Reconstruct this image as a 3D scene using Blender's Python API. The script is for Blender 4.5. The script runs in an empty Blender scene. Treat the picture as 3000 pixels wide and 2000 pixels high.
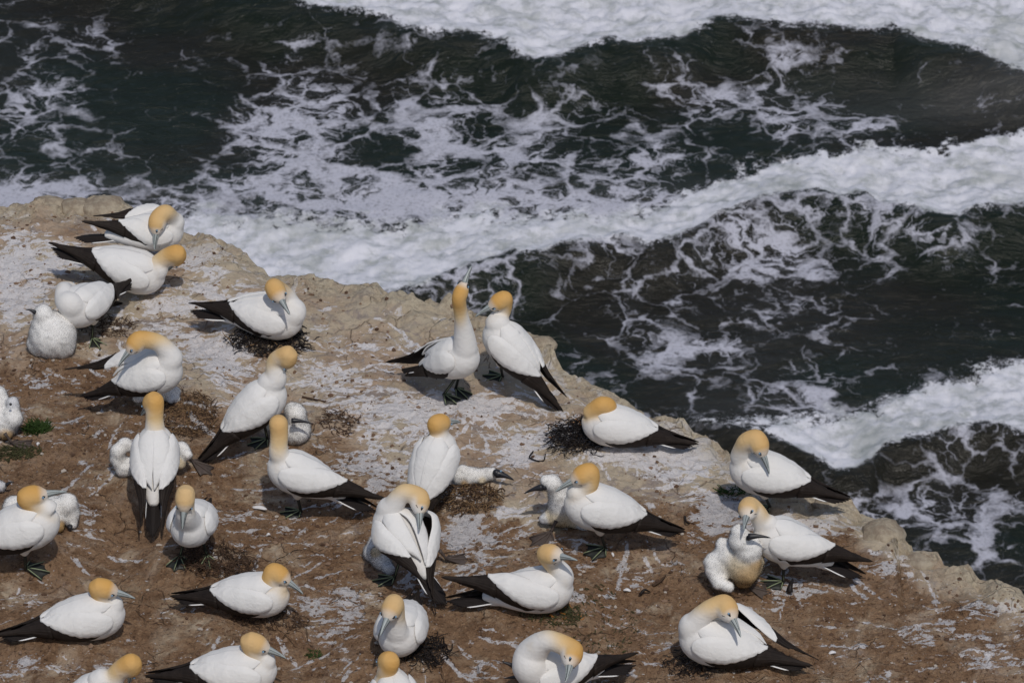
import bpy, math, random
import numpy as np
from mathutils import Vector, Matrix, Quaternion
random.seed(7); RNG = np.random.default_rng(11)
C = bpy.context.scene.collection
SC = bpy.context.scene
# ---------------------------------------------------------------- camera
PITCH = math.radians(32.0); DIST = 22.0; HALF = 2.5/22.0
CAM = Vector((0, -DIST*math.cos(PITCH), DIST*math.sin(PITCH)))
cd = bpy.data.cameras.new('camera'); cam = bpy.data.objects.new('camera', cd); C.objects.link(cam)
cam.location = CAM; cam.rotation_euler = (math.pi/2-PITCH, 0, 0)
cd.sensor_width = 36; cd.lens = 18/HALF; cd.clip_start = 0.5; cd.clip_end = 3000
cd.dof.use_dof = True; cd.dof.focus_distance = 22.0; cd.dof.aperture_fstop = 13
SC.camera = cam
FW = Vector((0, math.cos(PITCH), -math.sin(PITCH))); UP = Vector((0, math.sin(PITCH), math.cos(PITCH)))
# ---------------------------------------------------------------- light
SUN_EL = math.radians(60); SUN_AZ = math.radians(14)      # from behind the camera, a little to the right
w = bpy.data.worlds.new('World'); SC.world = w; w.use_nodes = True
nt = w.node_tree; bg = nt.nodes['Background']; sky = nt.nodes.new('ShaderNodeTexSky')
sky.sky_type = 'NISHITA'; sky.sun_disc = False; sky.sun_elevation = SUN_EL; sky.sun_rotation = math.pi - SUN_AZ
sky.air_density = 1.0; sky.dust_density = 1.5
nt.links.new(sky.outputs[0], bg.inputs[0]); bg.inputs[1].default_value = 0.095
sl = bpy.data.lights.new('sun', 'SUN'); sl.energy = 2.3; sl.angle = math.radians(1.2); sl.color = (1, .955, .89)
so = bpy.data.objects.new('sun', sl); C.objects.link(so)
sdir = Vector((math.sin(SUN_AZ)*math.cos(SUN_EL), -math.cos(SUN_AZ)*math.cos(SUN_EL), math.sin(SUN_EL)))
so.rotation_euler = sdir.to_track_quat('Z', 'Y').to_euler(); so.location = sdir*30
SC.view_settings.view_transform = 'Standard'; SC.view_settings.look = 'None'
SC.view_settings.exposure = -0.3; SC.view_settings.gamma = 1
# ---------------------------------------------------------------- photo coordinates -> world
CROP = {'S': (0, 0, 1), 'D': (0, 0, .784), 'C1': (0, 560, 3.563), 'C2': (500, 760, 3.92), 'C3': (1100, 760, 3.408),
        'C4': (0, 950, 3.485), 'C5': (550, 980, 2.8), 'C6': (1130, 1150, 3.825), 'C7': (1500, 1120, 2.903),
        'E1': (2000, 1220, 2.903), 'E2': (1930, 1700, 3.92), 'E3': (1030, 1400, 3.92), 'E4': (1250, 1560, 3.36),
        'E5': (400, 1400, 3.484), 'E6': (0, 1380, 2.851), 'E7': (250, 1800, 2.352)}
def src(tag, x, y):
    a, b, s = CROP[tag]; return a + x/s, b + y/s
def ray(tag, x, y):
    px, py = src(tag, x, y)
    return (FW + Vector((1, 0, 0))*((px-1500)/1500*HALF) + UP*(-(py-1000)/1500*HALF)).normalized()
def at_h(tag, x, y, h=0.0):                 # point h above the ground
    d = ray(tag, x, y); z = h
    for _ in range(5):
        p = CAM + d*((z-CAM.z)/d.z); z = float(gz(p.x, p.y)) + h
    return p
def at_y(tag, x, y, Y):                     # point at world depth Y
    d = ray(tag, x, y); return CAM + d*((Y-CAM.y)/d.y)
def at_len(tag, x, y, q, R, sgn):           # point at distance R from q
    d = ray(tag, x, y); o = CAM - q; b = -o.dot(d); c = o.dot(o) - R*R; disc = b*b - c
    t = b + (sgn*math.sqrt(disc) if disc > 0 else 0)
    p = CAM + d*t
    return q + (p-q).normalized()*R
def px_of(x, y, z):                         # numpy world -> photo pixel
    rx = x - CAM.x; ry = y - CAM.y; rz = z - CAM.z
    dep = ry*FW.y + rz*FW.z; u = rx/dep; v = (ry*UP.y + rz*UP.z)/dep
    return 1500 + u/HALF*1500, 1000 - v/HALF*1500
# ---------------------------------------------------------------- noise
def _h(ix, iy, s):
    n = (ix.astype(np.int64)*374761393 + iy.astype(np.int64)*668265263 + s*1442695041) & 0xffffffff
    n = ((n ^ (n >> 13))*1274126177) & 0xffffffff; n = n ^ (n >> 16)
    return (n & 0xffffff)/float(0xffffff)
def vn(x, y, s=0):
    x = np.asarray(x, float); y = np.asarray(y, float)
    ix = np.floor(x); iy = np.floor(y); fx = x-ix; fy = y-iy
    fx = fx*fx*fx*(fx*(fx*6-15)+10); fy = fy*fy*fy*(fy*(fy*6-15)+10)
    a = _h(ix, iy, s); b = _h(ix+1, iy, s); c = _h(ix, iy+1, s); d = _h(ix+1, iy+1, s)
    return (a*(1-fx)+b*fx)*(1-fy) + (c*(1-fx)+d*fx)*fy
def fbm(x, y, o=4, s=0, g=.5):
    t = 0; a = 1; n = 0; x = np.asarray(x, float); y = np.asarray(y, float)
    for i in range(o):
        t = t + a*vn(x, y, s+i); n += a; a *= g; x = x*2.03+17.1*i; y = y*2.03-9.7*i
    return t/n
def worley(x, y, s=0):
    x = np.asarray(x, float); y = np.asarray(y, float); ix = np.floor(x); iy = np.floor(y)
    d1 = np.full(x.shape, 9.); d2 = np.full(x.shape, 9.)
    for a in (-1, 0, 1):
        for b in (-1, 0, 1):
            cx = ix+a; cy = iy+b; qx = cx+_h(cx, cy, s); qy = cy+_h(cx, cy, s+77)
            d = np.hypot(qx-x, qy-y); m = d < d1
            d2 = np.where(m, d1, np.minimum(d2, d)); d1 = np.where(m, d, d1)
    return d1, d2
def sst(a, b, x):
    t = np.clip((x-a)/(b-a), 0, 1); return t*t*(3-2*t)
# ---------------------------------------------------------------- mesh helpers
class MB:
    def __init__(s): s.v = []; s.f = []; s.n = 0
    def add(s, v, f):
        s.v.append(np.asarray(v, float).reshape(-1, 3)); k = s.n
        s.f += [tuple(i+k for i in q) for q in f]; s.n += len(s.v[-1])
    def sweep(s, pts, rw, rh, hint=None, n=16, caps=True):
        P = np.asarray([tuple(p) for p in pts], float); N = len(P)
        rw = np.broadcast_to(rw, N); rh = np.broadcast_to(rh, N)
        T = np.gradient(P, axis=0); T /= np.linalg.norm(T, axis=1)[:, None] + 1e-12
        U = np.zeros_like(P)
        if hint is None:
            u = np.cross(T[0], [1, 0, 0]) if abs(T[0][0]) < .9 else np.cross(T[0], [0, 1, 0])
            for i in range(N):
                u = u - T[i]*u.dot(T[i]); u /= np.linalg.norm(u); U[i] = u
        else:
            u = np.asarray(tuple(hint), float)
            for i in range(N):
                q = u - T[i]*u.dot(T[i]); U[i] = q/(np.linalg.norm(q)+1e-9)
        S = np.cross(T, U); a = np.linspace(0, 2*math.pi, n, endpoint=False)
        V = P[:, None, :] + S[:, None, :]*(np.cos(a)[None, :, None]*rw[:, None, None]) + U[:, None, :]*(np.sin(a)[None, :, None]*rh[:, None, None])
        f = [(i*n+j, i*n+(j+1) % n, (i+1)*n+(j+1) % n, (i+1)*n+j) for i in range(N-1) for j in range(n)]
        V = V.reshape(-1, 3)
        if caps:
            k = len(V); V = np.vstack([V, P[0], P[-1]])
            f += [(k, (j+1) % n, j) for j in range(n)] + [(k+1, (N-1)*n+j, (N-1)*n+(j+1) % n) for j in range(n)]
        s.add(V, f)
    def shell(s, O, I):                     # closed shell from an outer and an inner grid
        a, b = O.shape[:2]; k = a*b; f = []
        for i in range(a-1):
            for j in range(b-1):
                q = i*b+j; f.append((q, q+1, q+b+1, q+b)); f.append((k+q, k+q+b, k+q+b+1, k+q+1))
        for i in range(a-1):
            q = i*b; f.append((q, q+b, k+q+b, k+q)); q = i*b+b-1; f.append((q, k+q, k+q+b, q+b))
        for j in range(b-1):
            q = j; f.append((q, k+q, k+q+1, q+1)); q = (a-1)*b+j; f.append((q, q+1, k+q+1, k+q))
        s.add(np.vstack([O.reshape(-1, 3), I.reshape(-1, 3)]), f)
    def mesh(s, name):
        m = bpy.data.meshes.new(name); V = np.vstack(s.v); m.from_pydata(V.tolist(), [], s.f); m.update(); return m
def link(name, me, mat, parent=None, loc=None, smooth=True):
    o = bpy.data.objects.new(name, me); C.objects.link(o)
    if mat is not None: me.materials.clear(); me.materials.append(mat)
    if smooth: me.shade_smooth()
    if parent is not None: o.parent = parent
    if loc is not None: o.location = loc
    return o
def tag(o, label=None, cat=None, group=None, kind=None):
    if label: o['label'] = label
    if cat: o['category'] = cat
    if group: o['group'] = group
    if kind: o['kind'] = kind
    return o
def empty(name, loc, **k):
    o = bpy.data.objects.new(name, None); C.objects.link(o); o.location = loc; o.empty_display_size = .05
    return tag(o, **k)
def attr(me, name, arr):
    a = me.attributes.new(name, 'FLOAT', 'POINT'); a.data.foreach_set('value', np.asarray(arr, np.float32).ravel())
def colattr(me, name, arr):
    a = me.attributes.new(name, 'FLOAT_COLOR', 'POINT'); c = np.ones((len(arr), 4), np.float32); c[:, :3] = arr
    a.data.foreach_set('color', c.ravel())
def catmull(pts, n=8):
    P = [np.asarray(tuple(p), float) for p in pts]; P = [2*P[0]-P[1]] + P + [2*P[-1]-P[-2]]; out = []
    for i in range(1, len(P)-2):
        for k in range(n):
            t = k/n; a, b, c, d = P[i-1], P[i], P[i+1], P[i+2]
            out.append(.5*((2*b)+(c-a)*t+(2*a-5*b+4*c-d)*t*t+(3*b-a-3*c+d)*t**3))
    out.append(P[-2]); return np.array(out)
# ---------------------------------------------------------------- node helper
class NT:
    def __init__(s, name):
        s.m = bpy.data.materials.new(name); s.m.use_nodes = True; s.t = s.m.node_tree
        s.b = s.t.nodes['Principled BSDF']
    def n(s, typ, ins=None, **k):
        x = s.t.nodes.new(typ)
        for a, v in k.items(): setattr(x, a, v)
        for a, v in (ins or {}).items(): s.set(x.inputs[a], v)
        return x
    def set(s, sock, v):
        if hasattr(v, 'is_output') or isinstance(v, bpy.types.NodeSocket): s.t.links.new(v, sock)
        elif isinstance(v, tuple) and len(v) == 3 and sock.type == 'RGBA': sock.default_value = (*v, 1)
        else: sock.default_value = v
    def math(s, op, a, b=0.0, clamp=False):
        x = s.n('ShaderNodeMath', {0: a, 1: b}, operation=op); x.use_clamp = clamp; return x.outputs[0]
    def ramp(s, v, a, b, lo=0., hi=1., smooth=True):
        x = s.n('ShaderNodeMapRange', {0: v, 1: a, 2: b, 3: lo, 4: hi}); x.interpolation_type = 'SMOOTHSTEP' if smooth else 'LINEAR'
        return x.outputs[0]
    def mix(s, f, a, b):
        x = s.t.nodes.new('ShaderNodeMix'); x.data_type = 'RGBA'
        s.set(x.inputs[0], f); s.set(x.inputs[6], a); s.set(x.inputs[7], b); return x.outputs[2]
    def mul(s, a, b, f=1.0):
        x = s.t.nodes.new('ShaderNodeMix'); x.data_type = 'RGBA'; x.blend_type = 'MULTIPLY'
        s.set(x.inputs[0], f); s.set(x.inputs[6], a); s.set(x.inputs[7], b); return x.outputs[2]
    def attr(s, name, col=False):
        return s.n('ShaderNodeAttribute', attribute_name=name).outputs['Color' if col else 'Fac']
    def obj(s): return s.n('ShaderNodeTexCoord').outputs['Object']
    def map(s, v, scale=(1, 1, 1), rot=(0, 0, 0)):
        return s.n('ShaderNodeMapping', {0: v, 'Rotation': rot, 'Scale': scale}).outputs[0]
    def noise(s, v, sc, det=4, rough=.55, dist=0., col=False):
        x = s.n('ShaderNodeTexNoise', {'Vector': v, 'Scale': sc, 'Detail': det, 'Roughness': rough, 'Distortion': dist})
        return x.outputs['Color' if col else 'Fac']
    def bump(s, h, strength=.5, dist=.01, normal=None):
        i = {'Height': h, 'Strength': strength, 'Distance': dist}
        x = s.n('ShaderNodeBump', i)
        if normal is not None: s.set(x.inputs['Normal'], normal)
        return x.outputs[0]
    def out(s, **k):
        for a, v in k.items(): s.set(s.b.inputs[a.replace('_', ' ')], v)
        return s.m
def plain(name, col, rough=.6, spec=.3, nscale=0, namp=.3, bump=0):
    t = NT(name); c = col
    if nscale:
        nz = t.noise(t.obj(), nscale, 4); c = t.mul(col, t.mix(nz, (1-namp,)*3, (1+namp,)*3))
        if bump: t.out(Normal=t.bump(nz, .5, bump))
    return t.out(Base_Color=c, Roughness=rough, Specular_IOR_Level=spec)
# ================================================================ GROUND
EDGE = [(-420, 640), (-200, 625), (0, 612), (40, 602), (98, 612), (112, 590), (150, 585), (176, 598), (190, 600), (240, 587), (330, 592), (350, 606), (400, 618),
        (470, 655), (545, 688), (600, 690), (660, 715), (715, 742), (745, 770), (790, 803), (880, 815), (990, 828), (1020, 842), (1100, 850), (1160, 872), (1215, 892), (1260, 882), (1320, 888),
        (1385, 915), (1410, 950), (1500, 965), (1570, 990), (1600, 1020), (1622, 1050), (1655, 1090), (1700, 1108), (1740, 1140), (1800, 1155), (1860, 1192), (1890, 1220), (1930, 1242), (2000, 1255), (2070, 1285),
        (2120, 1320), (2160, 1370), (2260, 1440), (2350, 1462), (2410, 1462), (2470, 1470), (2495, 1480), (2520, 1512), (2560, 1528), (2600, 1535), (2622, 1560), (2626, 1600), (2680, 1628),
        (2740, 1640), (2765, 1668), (2830, 1690), (2900, 1725), (2960, 1742), (3040, 1765), (3300, 1850), (3600, 1950)]
def _flat(px, py):
    d = FW + Vector((1, 0, 0))*((px-1500)/1500*HALF) + UP*(-(py-1000)/1500*HALF); p = CAM + d*((-.02-CAM.z)/d.z); return p.x, p.y
_ex, _ey = np.array([_flat(*p) for p in EDGE]).T
_o = np.argsort(_ex, kind='stable'); _ex, _ey = _ex[_o], _ey[_o]
def yedge(x):
    x = np.asarray(x, float)
    return np.interp(x, _ex, _ey) + (x < _ex[0])*(_ex[0]-x)*.25 - (x > _ex[-1])*(x-_ex[-1])*.75 + .05*(fbm(x*8, x*0+3.3, 5, 5, .6)-.5)
MOUNDS = [('D', 600, 780, .22, .05), ('D', 440, 915, .3, .09), ('D', 440, 1290, .22, .05), ('D', 1130, 1170, .25, .05), ('D', 660, 1010, .25, .04),
          ('D', 560, 1430, .28, .05), ('D', 1200, 1400, .3, .05), ('D', 1680, 1540, .3, .05), ('D', 360, 1090, .3, .05), ('D', 920, 1500, .26, .05),
          ('D', 1360, 1030, .22, .03), ('D', 1340, 1230, .25, .05), ('D', 1690, 1340, .28, .05), ('D', 100, 830, .25, .04), ('D', 130, 1460, .28, .05), ('D', 70, 1240, .3, .06)]
_M = []
for tg, a, b, r, hh in MOUNDS:
    q = _flat(*src(tg, a, b)); _M.append((q[0], q[1], r, hh))
def gz(x, y, fine=False):
    x = np.asarray(x, float); y = np.asarray(y, float)
    z = .10*(fbm(x*.9, y*.9, 3, 21)-.5)
    for a, b, r, hh in _M:
        z = z + hh*np.exp(-(((x-a)**2+(y-b)**2)/(r*r))**1.6)
    d = yedge(x) - y; z = z*sst(0, .5, d)
    z = z - .8*np.clip(.06-d, 0, 1)**2
    if fine:
        rk = sst(.75, .25, d + .3*(fbm(x*3, y*3, 3, 33)-.5))
        wx = x+.10*fbm(x*7, y*7, 2, 40); wy = y+.10*fbm(x*7, y*7, 2, 41)
        d1, d2 = worley(wx*3.2, wy*4.5, 50); z = z + rk*(.03*(np.clip(d2-d1, 0, .2)-.14) + .035*(fbm(x*7, y*9, 4, 60)-.5))
        tf = fbm(x*1.5+.25*fbm(x*6, y*6, 3, 46), y*2.6, 4, 45)*11+x*.6; tr_ = np.floor(tf)+sst(0, .10, tf-np.floor(tf)); z = z + rk*.017*(tr_-tf)
        lip = sst(.26, .08, d); qx = x+.05*fbm(x*14, y*14, 3, 82); e1, e2 = worley(qx*4.3, y*3.6, 81); ck = _h(np.floor(qx*3.1), np.floor(y*2+x), 4); z = z + lip*(.050*sst(.0, .45, e2-e1)*sst(.35, .7, fbm(x*1.9, y*1.9, 3, 9)) - .016 + .05*(fbm(x*11, y*11, 5, 63, .6)-.5))
        so_ = 1-rk*.75
        z = z + so_*(.026*(fbm(x*9, y*9, 3, 70)-.5) + .022*(fbm(x*34, y*34, 3, 71, .6)-.5) + .006*(vn(x*130, y*130, 72)-.5))
        c1, c2 = worley(x*22, y*22, 90); z = z + so_*.011*np.clip(.3-c1, 0, 1)*sst(.45, .62, fbm(x*4, y*4, 2, 91))
    return z
def nonuni(lo, hi, step, far, grow=1.35):
    core = list(np.arange(lo, hi+step/2, step)); s = step; a = [core[0]]
    while a[-1] > -far: s *= grow; a.append(a[-1]-s)
    s = step; b = [core[-1]]
    while b[-1] < far: s *= grow; b.append(b[-1]+s)
    return np.array(a[1:][::-1] + core + b[1:])
# zones, in photo D coordinates (x, y, rx, ry, amount)
GU = [(60, 640, 90, 60, .45), (150, 600, 120, 30, .5), (480, 640, 60, 40, .4), (60, 720, 60, 60, .5), (240, 590, 90, 18, .5), (470, 580, 50, 25, .6), (420, 600, 60, 18, .5), (330, 690, 120, 30, .3),
      (20, 640, 25, 90, .5), (90, 880, 60, 30, .35), (480, 800, 90, 40, .8), (520, 860, 70, 50, .6), (400, 700, 80, 20, .35), (760, 860, 120, 60, .5), (1080, 930, 110, 28, .95),
      (900, 960, 120, 35, .6), (850, 1060, 120, 45, .55), (1000, 1000, 60, 70, .5), (1250, 990, 80, 40, .6), (1180, 1060, 60, 40, .5), (1460, 1060, 130, 30, .7), (1600, 1000, 60, 24, .6),
      (1620, 1050, 60, 40, .4), (1640, 1190, 60, 50, .6), (1850, 1210, 120, 30, .75), (1700, 1170, 70, 20, .5), (1080, 1260, 60, 60, .45), (1050, 1220, 50, 40, .4), (700, 1390, 60, 30, .5),
      (790, 1410, 45, 55, .55), (560, 1180, 120, 30, .2), (640, 1250, 110, 60, .28), (180, 1180, 50, 60, .35), (60, 1380, 60, 40, .3), (2290, 1400, 60, 30, .55), (2140, 1440, 70, 30, .45),
      (2260, 1500, 80, 60, .45), (2050, 1300, 80, 18, .45), (1430, 1330, 60, 25, .45), (240, 1530, 80, 25, .5), (40, 1540, 90, 18, .4), (330, 990, 60, 30, .25), (230, 900, 70, 30, .25),
      (860, 780, 90, 40, .2), (1330, 830, 60, 30, .3), (1500, 1000, 60, 30, .4), (1330, 1120, 60, 20, .4), (1560, 1090, 110, 60, .35), (1740, 1100, 40, 30, .3), (1110, 1540, 70, 30, .2),
      (1840, 1350, 120, 20, .2), (560, 940, 50, 20, .3), (860, 900, 120, 30, .35), (1400, 1390, 50, 25, .3), (1200, 1190, 50, 20, .4)]
BROWN = [(-100, 800), (0, 815), (200, 800), (330, 870), (480, 930), (560, 980), (730, 985), (860, 1075), (1010, 1130), (1180, 1150), (1260, 1200), (1460, 1170), (1600, 1130), (1680, 1120), (1760, 1190), (1950, 1235), (2100, 1330), (2352, 1395), (2600, 1450)]
BR2 = [(620, 800, 110, 35, .8), (440, 800, 40, 30, .5), (760, 740, 80, 20, .3), (140, 690, 120, 20, .3), (1320, 1010, 60, 40, .7), (560, 960, 120, 60, .6), (300, 560, 120, 20, .3), (180, 640, 60, 20, .3),
       (120, 780, 90, 30, .5), (1480, 1090, 60, 40, .3), (1060, 980, 40, 80, .2)]
STREAK = [('D', 1060, 890, 34), ('D', 1000, 1080, 26), ('D', 1460, 1000, 18), ('D', 920, 1440, 20), ('D', 1100, 1230, 18), ('D', 600, 770, 16), ('D', 1360, 980, 24), ('D', 1440, 1190, 18), ('D', 190, 700, 16),
          ('D', 1810, 1140, 14), ('D', 850, 1130, 16), ('D', 690, 1010, 16), ('D', 1850, 1250, 12), ('D', 330, 900, 12), ('D', 2200, 1480, 18), ('D', 60, 1230, 12), ('D', 300, 620, 16), ('D', 560, 1400, 10)]
def build_ground():
    xs = nonuni(-3.25, 3.25, .0085, 30, 1.5); yn = -2.95
    near = []; s = .0105; q = yn
    while q > -30: s *= 1.5; q -= s; near.append(q)
    near = near[::-1]
    nr = 430; t = np.linspace(0, 1, nr)**1.0; X, T = np.meshgrid(xs, t); Y = yn + (yedge(X)-yn)*T; Z = gz(X, Y, True)
    Xn, Yn = np.meshgrid(xs, np.array(near)); Zn = gz(Xn, Yn)
    # cliff below the lip
    dep = np.concatenate([np.array([.012, .03, .055, .085, .12, .17, .23, .3, .4, .55]), np.linspace(.8, 36.5, 46)])
    Xc, Dc = np.meshgrid(xs, dep); out = .03*np.sqrt(np.minimum(Dc, 1)) + .12*np.minimum(Dc, 4)*(fbm(Xc*1.2, Dc*1.2, 3, 8)) + .08*(fbm(Xc*5, Dc*5, 3, 15)-.5)*sst(.02, .25, Dc)
    Yc = yedge(Xc) + out; Zc = Z[-1][None, :] - Dc
    X = np.vstack([Xn, X, Xc]); Y = np.vstack([Yn, Y, Yc]); Z = np.vstack([Zn, Z, Zc]); R, K = X.shape
    i = np.arange(R*K).reshape(R, K); F = np.stack([i[:-1, :-1], i[:-1, 1:], i[1:, 1:], i[1:, :-1]], -1).reshape(-1, 4)
    me = bpy.data.meshes.new('ground'); me.vertices.add(R*K); me.vertices.foreach_set('co', np.stack([X, Y, Z], -1).astype(np.float32).ravel())
    me.loops.add(F.size); me.loops.foreach_set('vertex_index', F.ravel().astype(np.int32)); me.polygons.add(len(F))
    me.polygons.foreach_set('loop_start', np.arange(0, F.size, 4, dtype=np.int32)); me.polygons.foreach_set('loop_total', np.full(len(F), 4, dtype=np.int32)); me.update(calc_edges=True)
    px, py = px_of(X, Y, np.zeros_like(X)); u = px*.784; v = py*.784
    bx, by = np.array(BROWN).T; br = sst(-45, 55, v-np.interp(u, bx, by) + 120*(fbm(X*2.5, Y*2.5, 4, 101)-.5))
    for a, b, rx, ry, am in BR2: br = np.maximum(br, am*np.exp(-((u-a)/rx)**2-((v-b)/ry)**2))
    dE = yedge(X)-Y; br = br*sst(.02, .4, dE + .25*(fbm(X*5, Y*5, 3, 7)-.5))
    gu = np.zeros_like(X)+.13+.25*sst(.5, .75, fbm(X*1.6, Y*2.4, 4, 123))
    for a, b, rx, ry, am in GU: gu = gu + am*np.exp(-((u-a)/rx)**2-((v-b)/ry)**2)
    gu = np.clip(gu, 0, 1.1)*sst(.0, .12, dE)
    st = np.zeros_like(X)
    rr = random.Random(5)
    for tg, a, b, n in STREAK:
        cx, cy = _flat(*src(tg, a, b))
        for k in range(n):
            th = rr.uniform(0, 6.28); r0 = rr.uniform(.22, .42); L = rr.uniform(.08, .42); wd = rr.uniform(.004, .013); am = rr.uniform(.5, 1)
            c_, s_ = math.cos(th), math.sin(th)
            m = (np.abs(X-cx) < 1.1) & (np.abs(Y-cy) < 1.1) & (np.arange(R)[:, None] < R-40)
            xx = X[m]-cx; yy = Y[m]-cy; al = xx*c_+yy*s_; pe = -xx*s_+yy*c_ + .035*(fbm(al*7+k, al*0+k*3.1, 3, k)-.5)*1.5
            w2 = wd*(.6+.9*vn(al*14, al*0+k, 3)); g = am*sst(1.6, .5, np.abs(pe)/w2)*sst(r0-.02, r0+.04, al)*sst(r0+L, r0+L*.6, al)
            st[m] = np.maximum(st[m], g)
    attr(me, 'brown', br); attr(me, 'guano', gu); attr(me, 'streak', st); attr(me, 'lip', sst(.35, .05, dE)*(np.arange(R)[:, None] < R-50) + (np.arange(R)[:, None] >= R-50))
    t = NT('guano_stained_rock'); o = t.obj()
    big = t.noise(o, 2.2, 5, .6); mid = t.noise(o, 9, 6, .65); fin = t.noise(o, 45, 5, .7); tiny = t.noise(o, 170, 3, .6)
    rock = t.mix(t.ramp(mid, .35, .68), (.50, .375, .27), (.31, .21, .14)); rock = t.mix(t.ramp(big, .38, .62), rock, (.53, .445, .33))
    rock = t.mix(t.ramp(t.noise(o, 5, 4, .7, 1.2), .52, .68), rock, (.33, .275, .24))
    crk = t.n('ShaderNodeTexVoronoi', {'Vector': t.mix(.12, o, t.noise(o, 6, 3, .5, 0, True)), 'Scale': 7.0}, feature='DISTANCE_TO_EDGE').outputs[0]
    cm = t.math('MULTIPLY', t.ramp(crk, .0, .035, 1, 0), t.ramp(t.noise(o, 3, 2), .5, .62)); rock = t.mix(t.math('MULTIPLY', cm, .6), rock, (.12, .085, .06))
    soil = t.mix(t.ramp(mid, .3, .7), (.215, .122, .067), (.39, .245, .145)); soil = t.mix(t.ramp(fin, .52, .7), soil, (.45, .295, .175)); soil = t.mix(t.ramp(fin, .46, .30), soil, (.06, .032, .019))
    soil = t.mix(t.ramp(t.noise(o, 3.1, 5, .7), .56, .7), soil, (.42, .30, .195))
    bf = t.ramp(t.math('ADD', t.attr('brown'), t.math('MULTIPLY', t.math('SUBTRACT', t.noise(o, 4, 6, .7, .6), .5), 3.6)), .2, 1.1)
    col = t.mix(bf, rock, soil)
    # guano: streaky, flaky white
    sm = t.map(t.mix(.10, o, t.noise(o, 3, 3, .5, 0, True)), (5, 13, 8), (0, 0, math.radians(-22))); sn = t.noise(sm, 1.5, 7, .68, .8); sp = t.noise(o, 24, 6, .72, .5)
    g = t.math('ADD', t.math('MULTIPLY', sn, .72), t.math('MULTIPLY', sp, .28))
    thr = t.ramp(t.attr('guano'), 0, 1.0, .625, .39, False); gm = t.ramp(t.math('SUBTRACT', g, thr), -.008, .025)
    st_ = t.ramp(t.math('MULTIPLY', t.attr('streak'), t.ramp(sp, .36, .56, .15, 1.3)), .3, .62, 0, 1.)
    gm = t.math('MAXIMUM', gm, st_); gm = t.math('MULTIPLY', gm, t.ramp(fin, .3, .5, .5, .96))
    fleck = t.n('ShaderNodeTexVoronoi', {'Vector': o, 'Scale': 38.0}).outputs['Distance']
    fl = t.math('MULTIPLY', t.ramp(fleck, .09, .16, 1, 0), t.ramp(t.noise(o, 7, 2), .5, .62)); gm = t.math('MAXIMUM', gm, t.math('MULTIPLY', fl, .8))
    col = t.mix(gm, col, (.74, .71, .71))
    col = t.mix(t.math('MULTIPLY', t.attr('lip'), t.ramp(mid, .3, .6, .2, .8)), col, t.mix(t.ramp(fin, .4, .62), (.56, .49, .36), (.36, .30, .225)))
    hgt = t.math('ADD', t.math('MULTIPLY', fin, 1.0), t.math('MULTIPLY', tiny, .35)); hgt = t.math('SUBTRACT', hgt, t.math('MULTIPLY', cm, .6))
    m = t.out(Base_Color=col, Roughness=.95, Specular_IOR_Level=.15, Normal=t.bump(hgt, t.ramp(bf, 0, 1, .7, 1.0), .034))
    tag(link('ground', me, m), kind='structure')
# ================================================================ SEA
ZS = -35.0
B1L = [(-400, -200), (400, -40), (470, 8), (560, 28), (640, 40), (700, 54), (760, 66), (830, 76), (880, 94), (930, 116), (1010, 132), (1090, 130), (1160, 150), (1200, 175), (1280, 182), (1330, 165), (1400, 140), (1450, 150), (1500, 146), (1560, 140),
       (1600, 122), (1640, 95), (1680, 85), (1760, 105), (1830, 112), (1900, 116), (2000, 116), (2050, 108), (2110, 145), (2180, 155), (2240, 168), (2290, 190), (2352, 205), (2700, 260)]
B2U = [(-400, 560), (380, 540), (430, 500), (520, 492), (650, 500), (750, 512), (900, 505), (1050, 495), (1200, 492), (1350, 495), (1500, 485), (1600, 455), (1700, 420), (1800, 402), (1900, 392), (2000, 378), (2150, 368), (2250, 350), (2352, 328), (2700, 280)]
B2L = [(-400, 600), (250, 560), (320, 690), (600, 720), (960, 700), (1060, 652), (1130, 645), (1180, 622), (1240, 622), (1290, 602), (1350, 592), (1430, 582), (1480, 602), (1540, 592), (1600, 562), (1650, 532), (1720, 512), (1750, 500), (1830, 486),
       (1880, 480), (1920, 495), (1990, 492), (2020, 512), (2100, 522), (2150, 540), (2200, 545), (2240, 522), (2352, 512), (2700, 500)]
B3U = [(1300, 1050), (1560, 968), (1650, 975), (1750, 965), (1850, 945), (1950, 938), (2050, 915), (2100, 885), (2200, 855), (2300, 830), (2352, 800), (2700, 650)]
B3L = [(1300, 1000), (1560, 975), (1680, 1022), (1800, 1050), (1880, 1092), (1920, 1112), (1960, 1112), (2000, 1096), (2030, 1062), (2060, 1050), (2130, 1052), (2200, 1022), (2260, 1012), (2352, 1040), (2700, 1060)]
DX = [73+147*i for i in range(16)]
DG = {73: [.34, .28, .18, .12, .06, .05, .1, .1, .1, .1, .1, .2, .2, .2, .2, .2],
      220: [.52, .2, .15, .34, .58, .5, .46, .46, .36, .34, .36, .44, .46, .2, .24, .2],
      300: [.5, .25, .2, .3, .6, .55, .62, .5, .5, .42, .4, .4, .48, .5, .24, .24],
      400: [.46, .4, .34, .42, .45, .52, .56, .54, .52, .46, .42, .32, .3, .3, .3, .4],
      470: [.8, .55, .5, .56, .62, .64, .66, .68, .64, .6, .5, .5, .6, .6, .6, .6],
      661: [.5, .5, .5, .5, .5, .5, .5, .5, .44, .42, .44, .44, .44, .26, .14, .2],
      808: [.5, .5, .5, .5, .5, .5, .5, .5, .42, .3, .36, .42, .44, .28, .16, .2],
      955: [.4, .4, .4, .4, .4, .4, .4, .4, .4, .34, .4, .42, .36, .45, .6, .66],
      1110: [.3]*12+[.3, .34, .4, .34], 1260: [.3]*12+[.3, .4, .52, .44], 1500: [.3]*16}
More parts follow.
